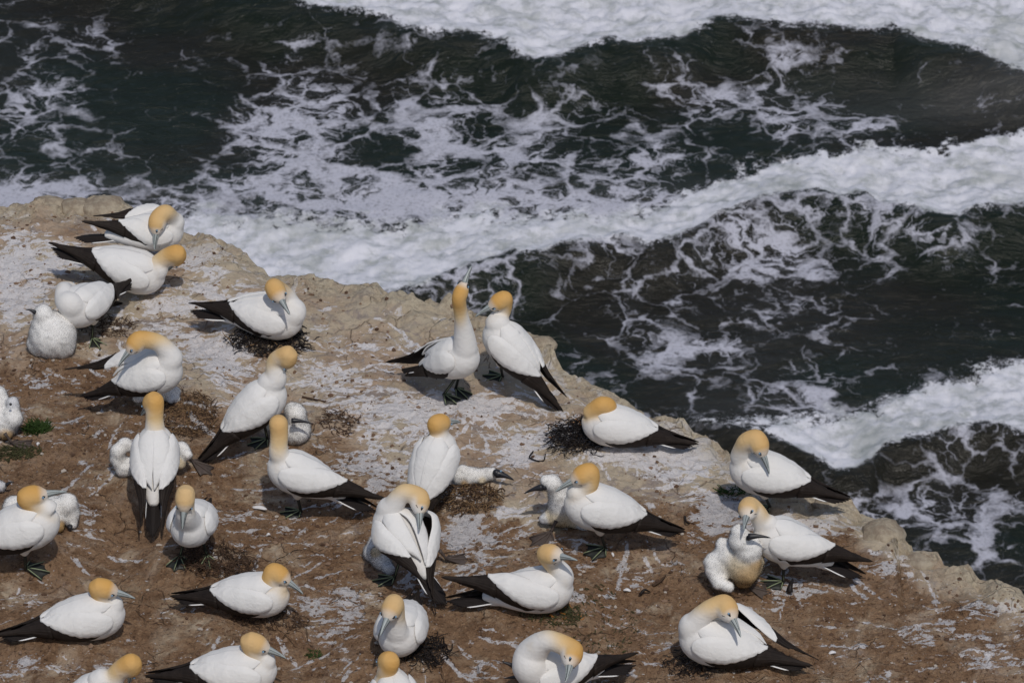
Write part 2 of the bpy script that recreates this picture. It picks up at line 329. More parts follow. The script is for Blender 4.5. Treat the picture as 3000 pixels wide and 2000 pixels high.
def build_sea():
    xs = nonuni(-13.5, 13.5, .045, 1500, 1.3); yc = nonuni(45-5, 75+2, .075, 1500, 1.3)
    X, Y = np.meshgrid(xs, yc); 
    px, py = px_of(X, Y, np.full_like(X, ZS)); dep_ok = Y > CAM.y+5
    u = np.where(dep_ok, px*.784, -9999); v = np.where(dep_ok, py*.784, 9999)
    g = lambda L: np.interp(u, *np.array(L).T)
    n1 = fbm(X*.9, Y*.9, 4, 3)-.5; n2 = fbm(X*4, Y*4, 4, 13, .6)-.5; e = 28*n1+20*n2
    b1 = sst(-20, 26, g(B1L)-v+e)
    b2 = sst(-18, 24, g(B2L)-v+e)*sst(-30, 45-30*sst(1400, 1700, u), v-g(B2U)+70*n1+60*n2+20*sst(1400, 1700, u))
    b3 = sst(-18, 26, g(B3L)-v+e)*sst(-30, 50, v-g(B3U)+60*n1+60*n2)*sst(1480, 1600, u)
    inside = (v < 1700) & (v > -250)
    band = np.maximum(np.maximum(b1, b2*.97), b3*.93)*inside
    ky = np.array(sorted(DG)); G = np.array([DG[k] for k in ky]); ui = np.clip((u-73)/147, 0, 14.999); vi = np.interp(np.clip(v, 73, 1500), ky, np.arange(len(ky)))
    a = np.floor(ui).astype(int); b = np.minimum(np.floor(vi).astype(int), len(ky)-2); fa = ui-a; fb = vi-b
    D = (G[b, a]*(1-fa)+G[b, a+1]*fa)*(1-fb)+(G[b+1, a]*(1-fa)+G[b+1, a+1]*fa)*fb
    D = np.where((v > -250) & (v < 1700), D, .35)
    # swell: each breaker stands up with a steep dark face on the near side
    def crest(L, hgt, back, face):
        dd = g(L)-v; return hgt*(sst(-face, 4, dd)*np.exp(-np.clip(dd, 0, 1e4)/back))
    H = crest(B1L, .55, 150, 110) + crest(B2L, .50, 70, 100) + crest(B3L, .40, 70, 80)*sst(1400, 1700, u)
    H = H*((v > -400) & (v < 1800)) + .16*(fbm(X*.35, Y*.45, 3, 30)-.5) + .07*(fbm(X*1.3, Y*1.9, 3, 31)-.5)
    lump = fbm(X*1.6, Y*1.6, 5, 44, .62); H = H + band*(.36*(lump-.5)+.04*(fbm(X*6, Y*6, 3, 45, .6)-.5))
    Z = ZS + H - .30*sst(.3, 0, np.abs(n1))*0
    R, K = X.shape; i = np.arange(R*K).reshape(R, K); F = np.stack([i[:-1, :-1], i[:-1, 1:], i[1:, 1:], i[1:, :-1]], -1).reshape(-1, 4)
    me = bpy.data.meshes.new('sea'); me.vertices.add(R*K); me.vertices.foreach_set('co', np.stack([X, Y, Z], -1).astype(np.float32).ravel())
    me.loops.add(F.size); me.loops.foreach_set('vertex_index', F.ravel().astype(np.int32)); me.polygons.add(len(F))
    me.polygons.foreach_set('loop_start', np.arange(0, F.size, 4, dtype=np.int32)); me.polygons.foreach_set('loop_total', np.full(len(F), 4, dtype=np.int32)); me.update(calc_edges=True)
    attr(me, 'surf', band); attr(me, 'lace', D)
    haze_ = np.clip(sst(60, -10, np.abs(v-445))*.6 + .9*sst(1500, 2350, u)*sst(330, 250, v)*sst(150, 240, v) + .3*sst(30, 0, np.abs(v-940))*sst(1500, 1700, u), 0, 1)
    attr(me, 'milk', haze_*(.5+fbm(X*.8, Y*1.6, 3, 88)))
    attr(me, 'brownw', fbm(X*.25, Y*.35, 3, 99))
    t = NT('sea_water'); o = t.obj()
    wn = t.noise(o, .9, 3, .5, 0, True); wn2 = t.noise(o, 3.2, 4, .6, 0, True)
    def add(a, b, s):
        x = t.n('ShaderNodeVectorMath', {0: b, 1: (.5, .5, .5)}, operation='SUBTRACT').outputs[0]
        x = t.n('ShaderNodeVectorMath', {0: x, 'Scale': s}, operation='SCALE').outputs[0]
        return t.n('ShaderNodeVectorMath', {0: a, 1: x}, operation='ADD').outputs[0]
    wn3 = t.noise(o, 11, 3, .6, 0, True); p = add(add(add(o, wn, 1.6), wn2, .55), wn3, .10)
    pm = t.n('ShaderNodeVectorMath', {0: p, 1: (1., .95, 0.)}, operation='MULTIPLY').outputs[0]
    v1 = t.n('ShaderNodeTexVoronoi', {'Vector': pm, 'Scale': .95}, feature='DISTANCE_TO_EDGE').outputs[0]
    v2 = t.n('ShaderNodeTexVoronoi', {'Vector': pm, 'Scale': 2.7}, feature='DISTANCE_TO_EDGE').outputs[0]
    v3 = t.n('ShaderNodeTexVoronoi', {'Vector': pm, 'Scale': 7.5}, feature='DISTANCE_TO_EDGE').outputs[0]
    L = t.math('MULTIPLY', t.attr('lace'), 1.08); nb = t.noise(o, .55, 3, .55, .3); nm = t.noise(p, 1.8, 5, .62); nf = t.noise(o, 9, 4, .6)
    dens = t.math('ADD', L, t.math('MULTIPLY', t.math('SUBTRACT', nb, .5), 1.15)); dens = t.math('ADD', dens, t.math('MULTIPLY', t.math('SUBTRACT', nm, .5), .9))
    w1 = t.math('MULTIPLY', t.ramp(dens, .22, .95, .0, .24, False), 1.0); w2 = t.ramp(dens, .38, 1.0, .0, .31, False); w3 = t.ramp(dens, .55, 1.1, 0, .4, False)
    def line(vv, ww, soft):
        r = t.math('DIVIDE', t.math('SUBTRACT', ww, vv), soft); return t.math('MULTIPLY', r, 1.0, True)
    rag = t.math('MULTIPLY', t.math('SUBTRACT', nf, .5), .10)
    f1 = line(v1, t.math('ADD', w1, t.math('MULTIPLY', rag, .5)), .08); f2 = line(v2, t.math('ADD', w2, rag), .13); f3 = line(v3, t.math('ADD', w3, rag), .2)
    foam = t.math('MAXIMUM', t.math('MAXIMUM', f1, f2), f3)
    strk = t.noise(t.map(p, (.8, 3.2, 1), (0, 0, math.radians(-38))), 1.0, 5, .65, .4); f4 = t.math('MULTIPLY', t.ramp(strk, .60, .70), t.ramp(dens, .25, .6)); foam = t.math('MAXIMUM', foam, t.math('MULTIPLY', f4, .55))
    foam = t.math('MULTIPLY', foam, t.ramp(dens, .15, .75, .30, .95)); foam = t.math('MULTIPLY', foam, t.ramp(t.noise(o, 14, 4, .7), .28, .52, .5, 1.0))
    su = t.attr('surf'); sf = t.ramp(t.math('ADD', su, t.math('MULTIPLY', t.math('SUBTRACT', t.math('ADD', t.math('MULTIPLY', nf, .5), t.math('MULTIPLY', t.noise(o, 26, 4, .7), .5)), .5), 2.6)), .30, .66)
    foam = t.math('MAXIMUM', foam, sf)
    bub = t.noise(o, 2.2, 6, .7); big = t.noise(o, .7, 4, .6)
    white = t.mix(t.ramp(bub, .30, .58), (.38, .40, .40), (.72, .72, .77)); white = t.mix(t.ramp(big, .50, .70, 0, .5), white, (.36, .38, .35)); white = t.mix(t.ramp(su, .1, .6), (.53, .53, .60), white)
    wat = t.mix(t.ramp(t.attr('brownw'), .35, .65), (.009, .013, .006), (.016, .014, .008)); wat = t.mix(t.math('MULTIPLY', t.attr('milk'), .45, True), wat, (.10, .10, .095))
    wat = t.mix(t.math('MULTIPLY', t.math('MULTIPLY', t.ramp(dens, .3, 1.0), .30), t.ramp(nm, .3, .7)), wat, (.08, .085, .08))
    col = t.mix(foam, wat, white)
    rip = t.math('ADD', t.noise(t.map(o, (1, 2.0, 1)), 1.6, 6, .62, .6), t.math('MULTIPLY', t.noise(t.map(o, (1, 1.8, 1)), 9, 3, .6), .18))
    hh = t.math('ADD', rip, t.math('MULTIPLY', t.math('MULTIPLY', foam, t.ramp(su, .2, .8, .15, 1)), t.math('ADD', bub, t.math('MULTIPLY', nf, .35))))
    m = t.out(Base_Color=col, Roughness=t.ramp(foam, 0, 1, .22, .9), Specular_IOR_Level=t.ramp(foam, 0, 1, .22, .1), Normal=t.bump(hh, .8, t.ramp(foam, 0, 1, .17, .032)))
    tag(link('sea', me, m), kind='structure')
build_ground(); build_sea()
# ================================================================ BIRD MATERIALS
def feather_mat(name, attrname=None, base=(.76, .74, .72)):
    t = NT(name); o = t.obj()
    if attrname: base = t.attr(attrname, True)
    f = t.noise(t.map(o, (1, 1, 1)), 60, 4, .6, .4); f2 = t.noise(o, 9, 3, .5)
    c = t.mul(base, t.mix(f2, (.95, .945, .93), (1.04, 1.035, 1.03))); c = t.mul(c, t.mix(t.ramp(t.noise(o, 5, 5, .65), .55, .72), (1, 1, 1), (.93, .89, .83)))
    return t.out(Base_Color=c, Roughness=.75, Specular_IOR_Level=.2, Normal=t.bump(t.math('ADD', f, t.math('MULTIPLY', t.noise(t.map(o, (1, 1, 1.6)), 22, 3, .55, 1.2), 1.2)), .4, .005))
M_BODY = feather_mat('plumage', 'tint'); M_WHITE = feather_mat('white_coverts', 'tint')
M_BLACK = plain('black_quills', (.020, .014, .011), .65, .2, 45, .7)
M_TAIL = feather_mat('tail_quills', 'tint')
M_BILL = plain('pale_blue_bill', (.34, .37, .36), .38, .5, 90, .12)
M_SKIN = plain('black_face_skin', (.012, .013, .016), .45, .4)
M_EYE = plain('pale_blue_eye', (.20, .33, .46), .15, .6)
M_WEB = plain('dark_web', (.022, .024, .020), .55, .35, 120, .3)
M_GREEN = plain('green_toe_line', (.24, .28, .16), .5, .3)
M_DOWN = (lambda t: t.out(Base_Color=t.attr('tint', True), Roughness=.9, Specular_IOR_Level=.1))(NT('chick_down'))
def _fl():
    t = NT('fluff'); c = t.attr('tint', True); nn = t.n('ShaderNodeAttribute', attribute_name='bn').outputs['Vector']; d = t.n('ShaderNodeBsdfDiffuse', {'Color': c, 'Normal': nn}); q = t.n('ShaderNodeBsdfTranslucent', {'Color': c})
    m = t.n('ShaderNodeMixShader', {0: .12, 1: d.outputs[0], 2: q.outputs[0]}); m = t.n('ShaderNodeMixShader', {0: .68, 1: m.outputs[0], 2: t.n('ShaderNodeBsdfTransparent').outputs[0]}); t.t.links.new(m.outputs[0], t.t.nodes['Material Output'].inputs[0]); return t.m
M_FLUFF = _fl()
M_DBILL = plain('dark_chick_bill', (.020, .020, .024), .42, .45, 70, .3)
M_WEBC = plain('grey_brown_chick_web', (.085, .065, .055), .6, .25, 60, .35)
LB = .46
_ST = np.array([0, .03, .08, .16, .28, .42, .56, .70, .82, .92, 1.0])
_SW = np.array([.012, .046, .073, .096, .112, .114, .102, .080, .058, .040, .022])
_SH = np.array([.012, .044, .072, .096, .110, .106, .090, .070, .050, .034, .018])
def bw(s): return np.interp(s, _ST, _SW)
def bh(s): return np.interp(s, _ST, _SH)
def remeshed(mb, name, vox=.006, it=3):
    me = mb.mesh(name+'_raw'); o = bpy.data.objects.new('tmp', me); C.objects.link(o)
    r = o.modifiers.new('r', 'REMESH'); r.mode = 'VOXEL'; r.voxel_size = vox
    s = o.modifiers.new('s', 'SMOOTH'); s.iterations = it; s.factor = .6
    dg = bpy.context.evaluated_depsgraph_get(); m = bpy.data.meshes.new_from_object(o.evaluated_get(dg)); m.name = name
    bpy.data.objects.remove(o); bpy.data.meshes.remove(me); return m
def verts(m):
    a = np.empty(len(m.vertices)*3, np.float32); m.vertices.foreach_get('co', a); return a.reshape(-1, 3).astype(float)
def blob(mb, c, r, ax=None, n=14):
    a = np.linspace(-1, 1, n); x = np.sin(a*math.pi/2); rr = np.sqrt(np.maximum(1-x*x, 1e-4)); d = np.array([0, 0, 1.]) if ax is None else np.asarray(tuple(ax), float)
    mb.sweep(np.asarray(tuple(c))[None]+d[None]*(x*r)[:, None], rr*r, rr*r)
def wing_panels(side, rr, white_len=.90, jag=1.0):
    """folded wing in body space (x forward, y left, z up): white covert shell, scapular shell, black flight feathers"""
    def shell(s, a, off, grow=1.0):
        W = np.interp(s, [0, .16, .3, .5, .7, .85, 1., 1.2, 1.4], [.082, .100, .117, .119, .102, .074, .046, .025, .012])
        H = np.interp(s, [0, .16, .3, .5, .7, .85, 1., 1.2, 1.4], [.078, .099, .115, .110, .086, .056, .034, .018, .009])
        zc = np.interp(s, [0, .5, 1., 1.4], [0, .0, .006, .012])
        x = -s*LB; y = side*(W+off)*np.cos(a); z = zc + (H+off)*np.sin(a); return np.stack([x, y, z], -1)
    res = []
    # coverts
    S = np.linspace(.13, white_len, 44); V = np.linspace(0, 1, 22)
    at = np.radians(np.interp(S, [.13, .17, .25, .4, .6, .8, .9], [20, 34, 46, 60, 74, 84, 88]))
    ab = np.radians(np.interp(S, [.13, .15, .19, .26, .36, .5, .62, .74, .84, .9], [10, -4, -14, -20, -20, -12, 0, 20, 44, 68]))
    ab = ab - np.radians(3.2*jag)*np.abs(np.sin(S*38 + rr.random()))*sst(.2, .5, S)
    A = ab[:, None] + (at-ab)[:, None]*V[None, :]; SS = np.broadcast_to(S[:, None], A.shape)
    pill = np.minimum(1, np.minimum(V, 1-V)[None, :]*4.2)**.75*np.minimum(1, (S-.13)*10)[:, None]**.7
    off = .0005 + .015*pill*np.interp(S, [.13, .3, .9], [1.1, .95, .5])[:, None]
    off = off + .0016*np.sin(SS*70+V[None]*16)*pill*sst(.35, .8, SS)
    res.append((shell(SS, A, off), shell(SS, A, off-np.maximum(.002, .010*pill))))
    # scapulars, overlapping the top of the coverts
    S = np.linspace(.10, .86, 34); V = np.linspace(0, 1, 12)
    at = np.radians(np.full(34, 93.)); ab = np.radians(np.interp(S, [.10, .2, .35, .5, .65, .78, .86], [70, 42, 36, 42, 52, 70, 90])) - np.radians(2.5)*np.sin(S*26+rr.random()*6)
    A = ab[:, None]+(at-ab)[:, None]*V[None]; SS = np.broadcast_to(S[:, None], A.shape)
    pill = np.minimum(1, V*3)[None, :]**.8*np.minimum(1, np.minimum(S-.1, .86-S+.02)*9)[:, None]
    off = -.002+.0135*pill; res.append((shell(SS, A, off), shell(SS, A, off-.008)))
    bl = []
    S = np.linspace(.30, 1.06, 40); V = np.linspace(0, 1, 12)
    at = np.radians(np.interp(S, [.3, .6, .85, 1.06], [0, 30, 86, 88])); ab = np.radians(np.interp(S, [.30, .38, .5, .65, .8, .95, 1.06], [-22, -36, -42, -38, -32, -24, -10]))
    A = ab[:, None]+(at-ab)[:, None]*V[None]; SS = np.broadcast_to(S[:, None], A.shape)
    bl.append((shell(SS, A, -.002+0*A), shell(SS, A, -.006+0*A)))
    tips = [(1.40, 26, .017), (1.33, 8, .016), (1.24, -8, .016), (1.16, -18, .015), (1.24, 48, .017), (1.12, 66, .018)]
    for tp, ang, wd in tips:
        S = np.linspace(.8, tp+rr.uniform(-.02, .02), 14); V = np.linspace(-1, 1, 5); k = (S-.8)/(S[-1]-.8); wv = wd*np.sqrt(np.maximum(1-k**3.2, .004))
        base = shell(S, np.radians(ang+k*rr.uniform(-6, 6)), .002-.001*k); t_ = np.radians(ang+90); lat = np.stack([0*S, side*np.cos(t_)+0*S, np.sin(t_)+0*S], -1)
        O = base[:, None, :]+lat[:, None, :]*(wv[:, None]*V[None])[..., None]; nrm = np.array([0, side*math.cos(math.radians(ang)), math.sin(math.radians(ang))])
        O = O + nrm*(.0022*(1-V**2))[None, :, None]; bl.append((O, O-nrm*.003))
    return res, bl
IDX = [0]
def gannet(label, Cp, hC, Tp, hT, Hp, hdy, Kp, ks, mids=(), WR=None, WL=None, SR=(0, 0, 0), SL=(0, 0, 0), feet=(), sat=1.0, thigh=True, tailup=0.0, spread=1.0, bend=0.0, hr=1.14, roll=0.0, RR=0.0, RL=0.0, rch=.118, group='gannets crowding the cliff top'):
    IDX[0] += 1; rr = np.random.default_rng(100+IDX[0]); tg = Cp[0]
    pt = lambda p, h: at_h(p[0], p[1], p[2], h) if len(p) == 3 else at_h(tg, p[0], p[1], h)
    Cw = at_h(*Cp, hC); Tw = at_h(tg, *Tp, hT); ln = (Cw-Tw).length; sc = min(1.1, max(.86, ln/.58))
    f = (Cw-Tw).normalized(); up = Vector((0, 0, 1)); up = (up-f*up.dot(f)).normalized(); lat = up.cross(f)
    if roll: q = Quaternion(f, roll); up = q @ up; lat = q @ lat
    base = Vector((Cw.x, Cw.y, 0)) - Vector((f.x, f.y, 0))*.12; base.z = float(gz(base.x, base.y))
    O = Cw + f*.10*sc                                  # chest front
    R3 = np.array([tuple(f), tuple(lat), tuple(up)]); O3 = np.array(tuple(O-base))
    def W(P): return (np.asarray(P)*sc) @ R3 + O3
    def wv(v): return Vector(tuple(W(v))) + base
    Hw = at_y(tg, *Hp, Cw.y+hdy); Kw = at_len(tg, *Kp, Hw, .160*sc, ks); kd = (Kw-Hw).normalized()
    print('BIRD %d len %.2f sc %.2f headH %.2f  T-C dy %.2f pitch %.0f  neck %.2f billdir %.2f %.2f %.2f | %s' % (IDX[0], ln, sc, Hw.z-base.z, Tw.y-Cw.y, math.degrees(math.asin(f.z)), (Hw-O).length, *kd, label[:40]))
    root = empty('gannet', base, label=label, cat='gannet', group=group)
    # ---- body, neck and head as one skin
    mb = MB(); s = np.linspace(0, 1, 26); x = -s*LB; z = -.006*np.sin(s*math.pi) + .006*s
    mb.sweep([tuple(q) for q in W(np.stack([x, 0*x, z], -1))], bw(s)*sc, bh(s)*sc, hint=up, n=26)
    mids_w = [at_y(tg, m[0], m[1], Cw.y+m[2]) for m in mids]
    b1 = wv((-.10, 0, .0)); b2 = wv((-.050, 0, .052))
    nape = Hw - kd*.030*sc
    if not mids_w: mids_w = [b2.lerp(nape, .5)]
    path = [b1, b2]+mids_w+[nape, Hw]
    NP = catmull([tuple(p-base) for p in path], 8); seg = np.r_[0, np.cumsum(np.linalg.norm(np.diff(NP, axis=0), axis=1))]; tot = seg[-1]
    fh = tot-seg                                        # distance back from the head centre
    rad = np.interp(fh, [0, .03, .07, .12, .17, .24, .32], [.040, .044, .043, .042, .048, .062, .078])*sc*hr
    bs = np.interp(seg/tot, [0, .15, .35], [.074, .062, .045])*sc; rad = np.where(seg/tot < .35, np.maximum(rad, bs), rad)
    mb.sweep(NP, rad, rad, n=18)
    nk = Vector(tuple(NP[-12]))+base
    cr = (Hw-nk); cr = cr-kd*cr.dot(kd); cr = cr.normalized()+ (Vector((0, 0, 1))-kd*kd.z)*.35; cr = (cr-kd*cr.dot(kd)).normalized(); side = kd.cross(cr)
    hx = np.array([-.066, -.058, -.040, -.015, .012, .036, .056, .068, .072]); hw = np.array([.008, .026, .040, .046, .0455, .038, .0265, .0175, .010]); hh = np.array([.008, .027, .042, .0475, .047, .039, .027, .0185, .012])
    Hl = np.array(tuple(Hw-base)); kdn = np.array(tuple(kd)); crn = np.array(tuple(cr)); sdn = np.array(tuple(side))
    mb.sweep(Hl+kdn*hx[:, None]*sc+crn*(.002-.006*np.clip(hx, 0, 1)/.07)[:, None], hw*sc*hr, hh*sc*hr, hint=cr, n=18)
    feetw = []
    for k, ft in enumerate(feet):
        fw_ = at_h(tg, ft[0], ft[1], .012); feetw.append((fw_, ft[2]))
        if thigh:
            sdn_ = 1 if (fw_-Cw).dot(lat) > 0 else -1
            if len(ft) > 3: sdn_ = ft[3]
            a = wv((-.20, sdn_*.045, -.03)); kn = wv((-.215, sdn_*.045, -.086)); kn = kn.lerp(fw_, .12)
            mb.sweep([tuple(a-base), tuple(a.lerp(kn, .5)-base), tuple(kn-base), tuple(kn.lerp(fw_, .18)-base)], [.045*sc, .042*sc, .024*sc, .010], [.045*sc, .042*sc, .024*sc, .010], n=12)
    me = remeshed(mb, 'gannet_body', .0062, 9); V = verts(me)
    E_ = np.empty(len(me.edges)*2, np.int32); me.edges.foreach_get('vertices', E_); E_ = E_.reshape(-1, 2); dg_ = np.bincount(E_.ravel(), minlength=len(V))
    # colour: apricot crown and nape fading down the neck, pale forehead and throat
    dh = V-Hl; lx = dh@kdn; lz = dh@crn; inhead = (np.linalg.norm(dh, axis=1) < .085*sc)
    D2 = ((V[:, None, :]-NP[None])**2).sum(-1)/(rad[None]**2); j = D2.argmin(1); back = fh[j]; near = sst(2.2, 1.5, np.sqrt(D2.min(1)))
    Tn = np.gradient(NP, axis=0); Tn /= np.linalg.norm(Tn, axis=1)[:, None]; cdir = crn[None]-Tn*(Tn@crn)[:, None]; # crown side carried down the neck
    l_ = np.linalg.norm(cdir, axis=1); cdir[l_ < .25] = np.array(tuple(-f)); cdir /= np.linalg.norm(cdir, axis=1)[:, None]
    for i in range(len(cdir)-2, -1, -1):
        c_ = cdir[i+1]-Tn[i]*(Tn[i]@cdir[i+1]); cdir[i] = c_/(np.linalg.norm(c_)+1e-9)
    nside = np.clip(((V-NP[j])*cdir[j]).sum(1)/(rad[j]+1e-6), -1, 1)
    reach = rch+.045*nside
    a = sst(.055, -.045, (back-reach))*np.maximum(near, inhead)
    headw = sst(.10, .05, back); deep = np.clip(.55+.45*nside, .35, 1)*sst(.14, .03, back)
    for _ in range(22): deep = .4*deep+.6*(np.bincount(E_[:, 0], deep[E_[:, 1]], len(V))+np.bincount(E_[:, 1], deep[E_[:, 0]], len(V)))/np.maximum(dg_, 1)
    for _ in range(22): headw = .4*headw+.6*(np.bincount(E_[:, 0], headw[E_[:, 1]], len(V))+np.bincount(E_[:, 1], headw[E_[:, 0]], len(V)))/np.maximum(dg_, 1)
    for _ in range(22): a = .4*a+.6*(np.bincount(E_[:, 0], a[E_[:, 1]], len(V))+np.bincount(E_[:, 1], a[E_[:, 0]], len(V)))/np.maximum(dg_, 1)
    face = sst(.020*sc, .055*sc, lx)*inhead*headw; thr = sst(-.005, -.032, lz)*inhead*sst(-.03, .02, lx)*headw
    a = a*(1-.80*face*sst(.03, -.01, lz*.6+lx*.0))*(1-.9*thr); a = a*(1-.35*face)
    wh = np.array([.775, .752, .725]); ap = np.array([.73, .54, .29]); dp = np.array([.64, .355, .10])
    mid_ = ap+(dp-ap)*(deep*min(1, sat))[:, None]; mid_ = mid_+(np.array([.72, .58, .38])-mid_)*max(0, 1-sat)
    col = wh + (mid_-wh)*a[:, None]
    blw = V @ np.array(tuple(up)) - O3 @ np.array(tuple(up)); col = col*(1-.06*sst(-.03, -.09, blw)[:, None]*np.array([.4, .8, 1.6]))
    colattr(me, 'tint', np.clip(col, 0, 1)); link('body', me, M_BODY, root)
    # ---- bill with gape lines
    L = .096*sc*1.02; tt = np.linspace(0, 1, 14); b0 = Hl+kdn*.058*sc-crn*.002
    cpt = b0+kdn*(tt*L*1.03)[:, None]-crn*(.010*tt**2.6*sc)[:, None]
    r_ = np.interp(tt, [0, .12, .4, .75, .93, 1], [.0205, .0195, .0140, .0082, .0048, .0014])*sc; rw_ = r_*np.interp(tt, [0, 1], [.86, .8])
    m2 = MB(); m2.sweep(cpt, rw_, r_, hint=cr, n=14); bill = link('bill', m2.mesh('bill'), M_BILL, root)
    m3 = MB()
    for sg in (-1, 1):
        g = cpt[:-1]+sdn*sg*(rw_[:-1]*.985)[:, None]-crn*(r_[:-1]*.12)[:, None]; g0 = Hl+kdn*.030*sc-crn*.024*sc+sdn*sg*.034*sc*hr
        m3.sweep(np.vstack([g0, g[0]*.5+g0*.5+sdn*sg*.004, g]), .0016, .0016, n=5)
        g = cpt[:10]+sdn*sg*(rw_[:10]*.70)[:, None]+crn*(r_[:10]*.68)[:, None]; m3.sweep(g, .0011, .0011, n=5)
    link('gape_line', m3.mesh('gape_line'), M_SKIN, bill)
    m4 = MB(); ring = []                                   # black skin round the bill base and lores
    an = np.linspace(0, 2*math.pi, 15); ring = b0+kdn*.002+crn*(np.sin(an)*.0185*sc)[:, None]+sdn*(np.cos(an)*.0165*sc)[:, None]; m4.sweep(ring, .0019, .0019, n=5, caps=False)
    for sg in (-1, 1):
        e = Hl+kdn*.045*sc+crn*.008*sc+sdn*sg*.0310*sc*hr; q0 = b0+sdn*sg*.0165*sc+crn*.004
        m4.sweep([q0, q0*.5+e*.5+sdn*sg*.003, e, e-kdn*.010*sc+sdn*sg*.002], [.003, .0045, .0058, .0015], [.0025, .0045, .0062, .0015], hint=cr, n=8)
        m5 = MB(); blob(m5, e+sdn*sg*.0045, .0052*sc, n=8); link('eye', m5.mesh('eye'), M_EYE, root)
    link('face_skin', m4.mesh('face_skin'), M_SKIN, root)
    # ---- wings
    for side_, WT, SH_, RO_ in ((-1, WR, SR, RR), (1, WL, SL, RL)):
        wh_, bl = wing_panels(side_, rr); piv = np.array([-.10, side_*.07, .01]); tip0 = np.array([-1.38*LB, side_*.006, .014])
        q = Quaternion(); k = 1.0
        SHv = np.array([SH_[0], SH_[1]*side_, SH_[2]])
        if WT is not None:
            d0 = W(tip0)+np.array(tuple(base)); yy = d0[1]+(WT[2] if len(WT) > 2 else 0); tw = at_y(tg, WT[0], WT[1], yy)
            loc = (np.array(tuple(tw-base))-O3)@R3.T/sc
            va = Vector(tuple(tip0-piv)); vb = Vector(tuple(loc-piv-SHv)); q = va.rotation_difference(vb); k = min(1.12, max(.7, vb.length/va.length))
        def tr(P, f_=1.0):
            P = P.copy(); sh = P.shape; P = P.reshape(-1, 3); s_ = -P[:, 0]/LB; wt = sst(.12, .75, s_)*f_
            ax, an_ = q.to_axis_angle(); out = np.empty_like(P); r = P-piv; ro = math.radians(RO_)*side_*sst(.12, .5, s_)*f_; r = np.stack([r[:, 0], r[:, 1]*np.cos(ro)-r[:, 2]*np.sin(ro), r[:, 1]*np.sin(ro)+r[:, 2]*np.cos(ro)], -1); axn = np.array(tuple(ax)); th = an_*wt
            c_ = np.cos(th)[:, None]; s2 = np.sin(th)[:, None]; rot = r*c_+np.cross(axn, r)*s2+axn*(r@axn)[:, None]*(1-c_)
            rot = rot*(1+(k-1)*wt)[:, None]; out = piv+rot+SHv*sst(.12, .4, s_)[:, None]*f_
            if bend: out[:, 1] += side_*bend*(s_**2)*.1
            return W(out).reshape(sh)
        m6 = MB()
        for k_, (O_, I_) in enumerate(wh_): m6.shell(tr(O_, 1-.7*k_), tr(I_, 1-.7*k_))
        wm = m6.mesh('wing'); colattr(wm, 'tint', np.tile([[.785, .768, .745]], (len(wm.vertices), 1))); wo = link('wing', wm, M_WHITE, root)
        m7 = MB()
        for O_, I_ in bl: m7.shell(tr(O_), tr(I_))
        link('flight_feathers', m7.mesh('flight_feathers'), M_BLACK, wo)
    # ---- tail
    m8 = MB(); cols = []
    order = [5, -5, 4, -4, 3, -3, 2, -2, 1, -1, 0]
    for j_, kf in enumerate(order):
        an_ = math.radians(kf*1.8*spread); Lf = .255-.014*abs(kf)-.03*(abs(kf) == 5)+rr.uniform(-.006, .006); S = np.linspace(0, 1, 10); V_ = np.linspace(-1, 1, 5)
        x_ = -.38-S*Lf*math.cos(an_); y_ = S*Lf*math.sin(an_)+kf*.004; z_ = -.010+tailup*S*Lf-.0016*abs(kf)+.0009*j_+S*.0
        wd = .016*np.sqrt(np.maximum(1-S**3, .01)); Og = np.stack([np.broadcast_to(x_[:, None], (10, 5)), y_[:, None]+wd[:, None]*V_[None], z_[:, None]+.002*(1-V_**2)[None]+0*x_[:, None]], -1)
        n0 = m8.n; m8.shell(W(Og), W(Og-np.array([0, 0, .0028]))); c = [.80, .79, .78] if abs(kf) >= 5 else [.017, .013, .012]
        cols += [c]*(m8.n-n0)
    tm = m8.mesh('tail'); colattr(tm, 'tint', np.array(cols)); link('tail', tm, M_TAIL, root)
    m10 = MB(); q_ = np.linspace(0, 1, 9); m10.sweep(W(np.stack([-.33-.235*q_, 0*q_, -.022-.004*q_+tailup*q_*.18], -1)), np.interp(q_, [0, .3, 1], [.05, .040, .006])*sc, np.interp(q_, [0, .3, 1], [.034, .026, .004])*sc, hint=up, n=12)
    um = m10.mesh('undertail'); colattr(um, 'tint', np.tile([[.775, .75, .72]], (len(um.vertices), 1))); link('undertail', um, M_WHITE, root)
    # ---- legs
    for (fw_, hd), ft in zip(feetw, feet):
        sdn_ = 1 if (fw_-Cw).dot(lat) > 0 else -1
        if len(ft) > 3: sdn_ = ft[3]
        kn = wv((-.215, sdn_*.045, -.086)).lerp(fw_, .12); mk_leg(root, base, kn, fw_, hd, sc)
    return root
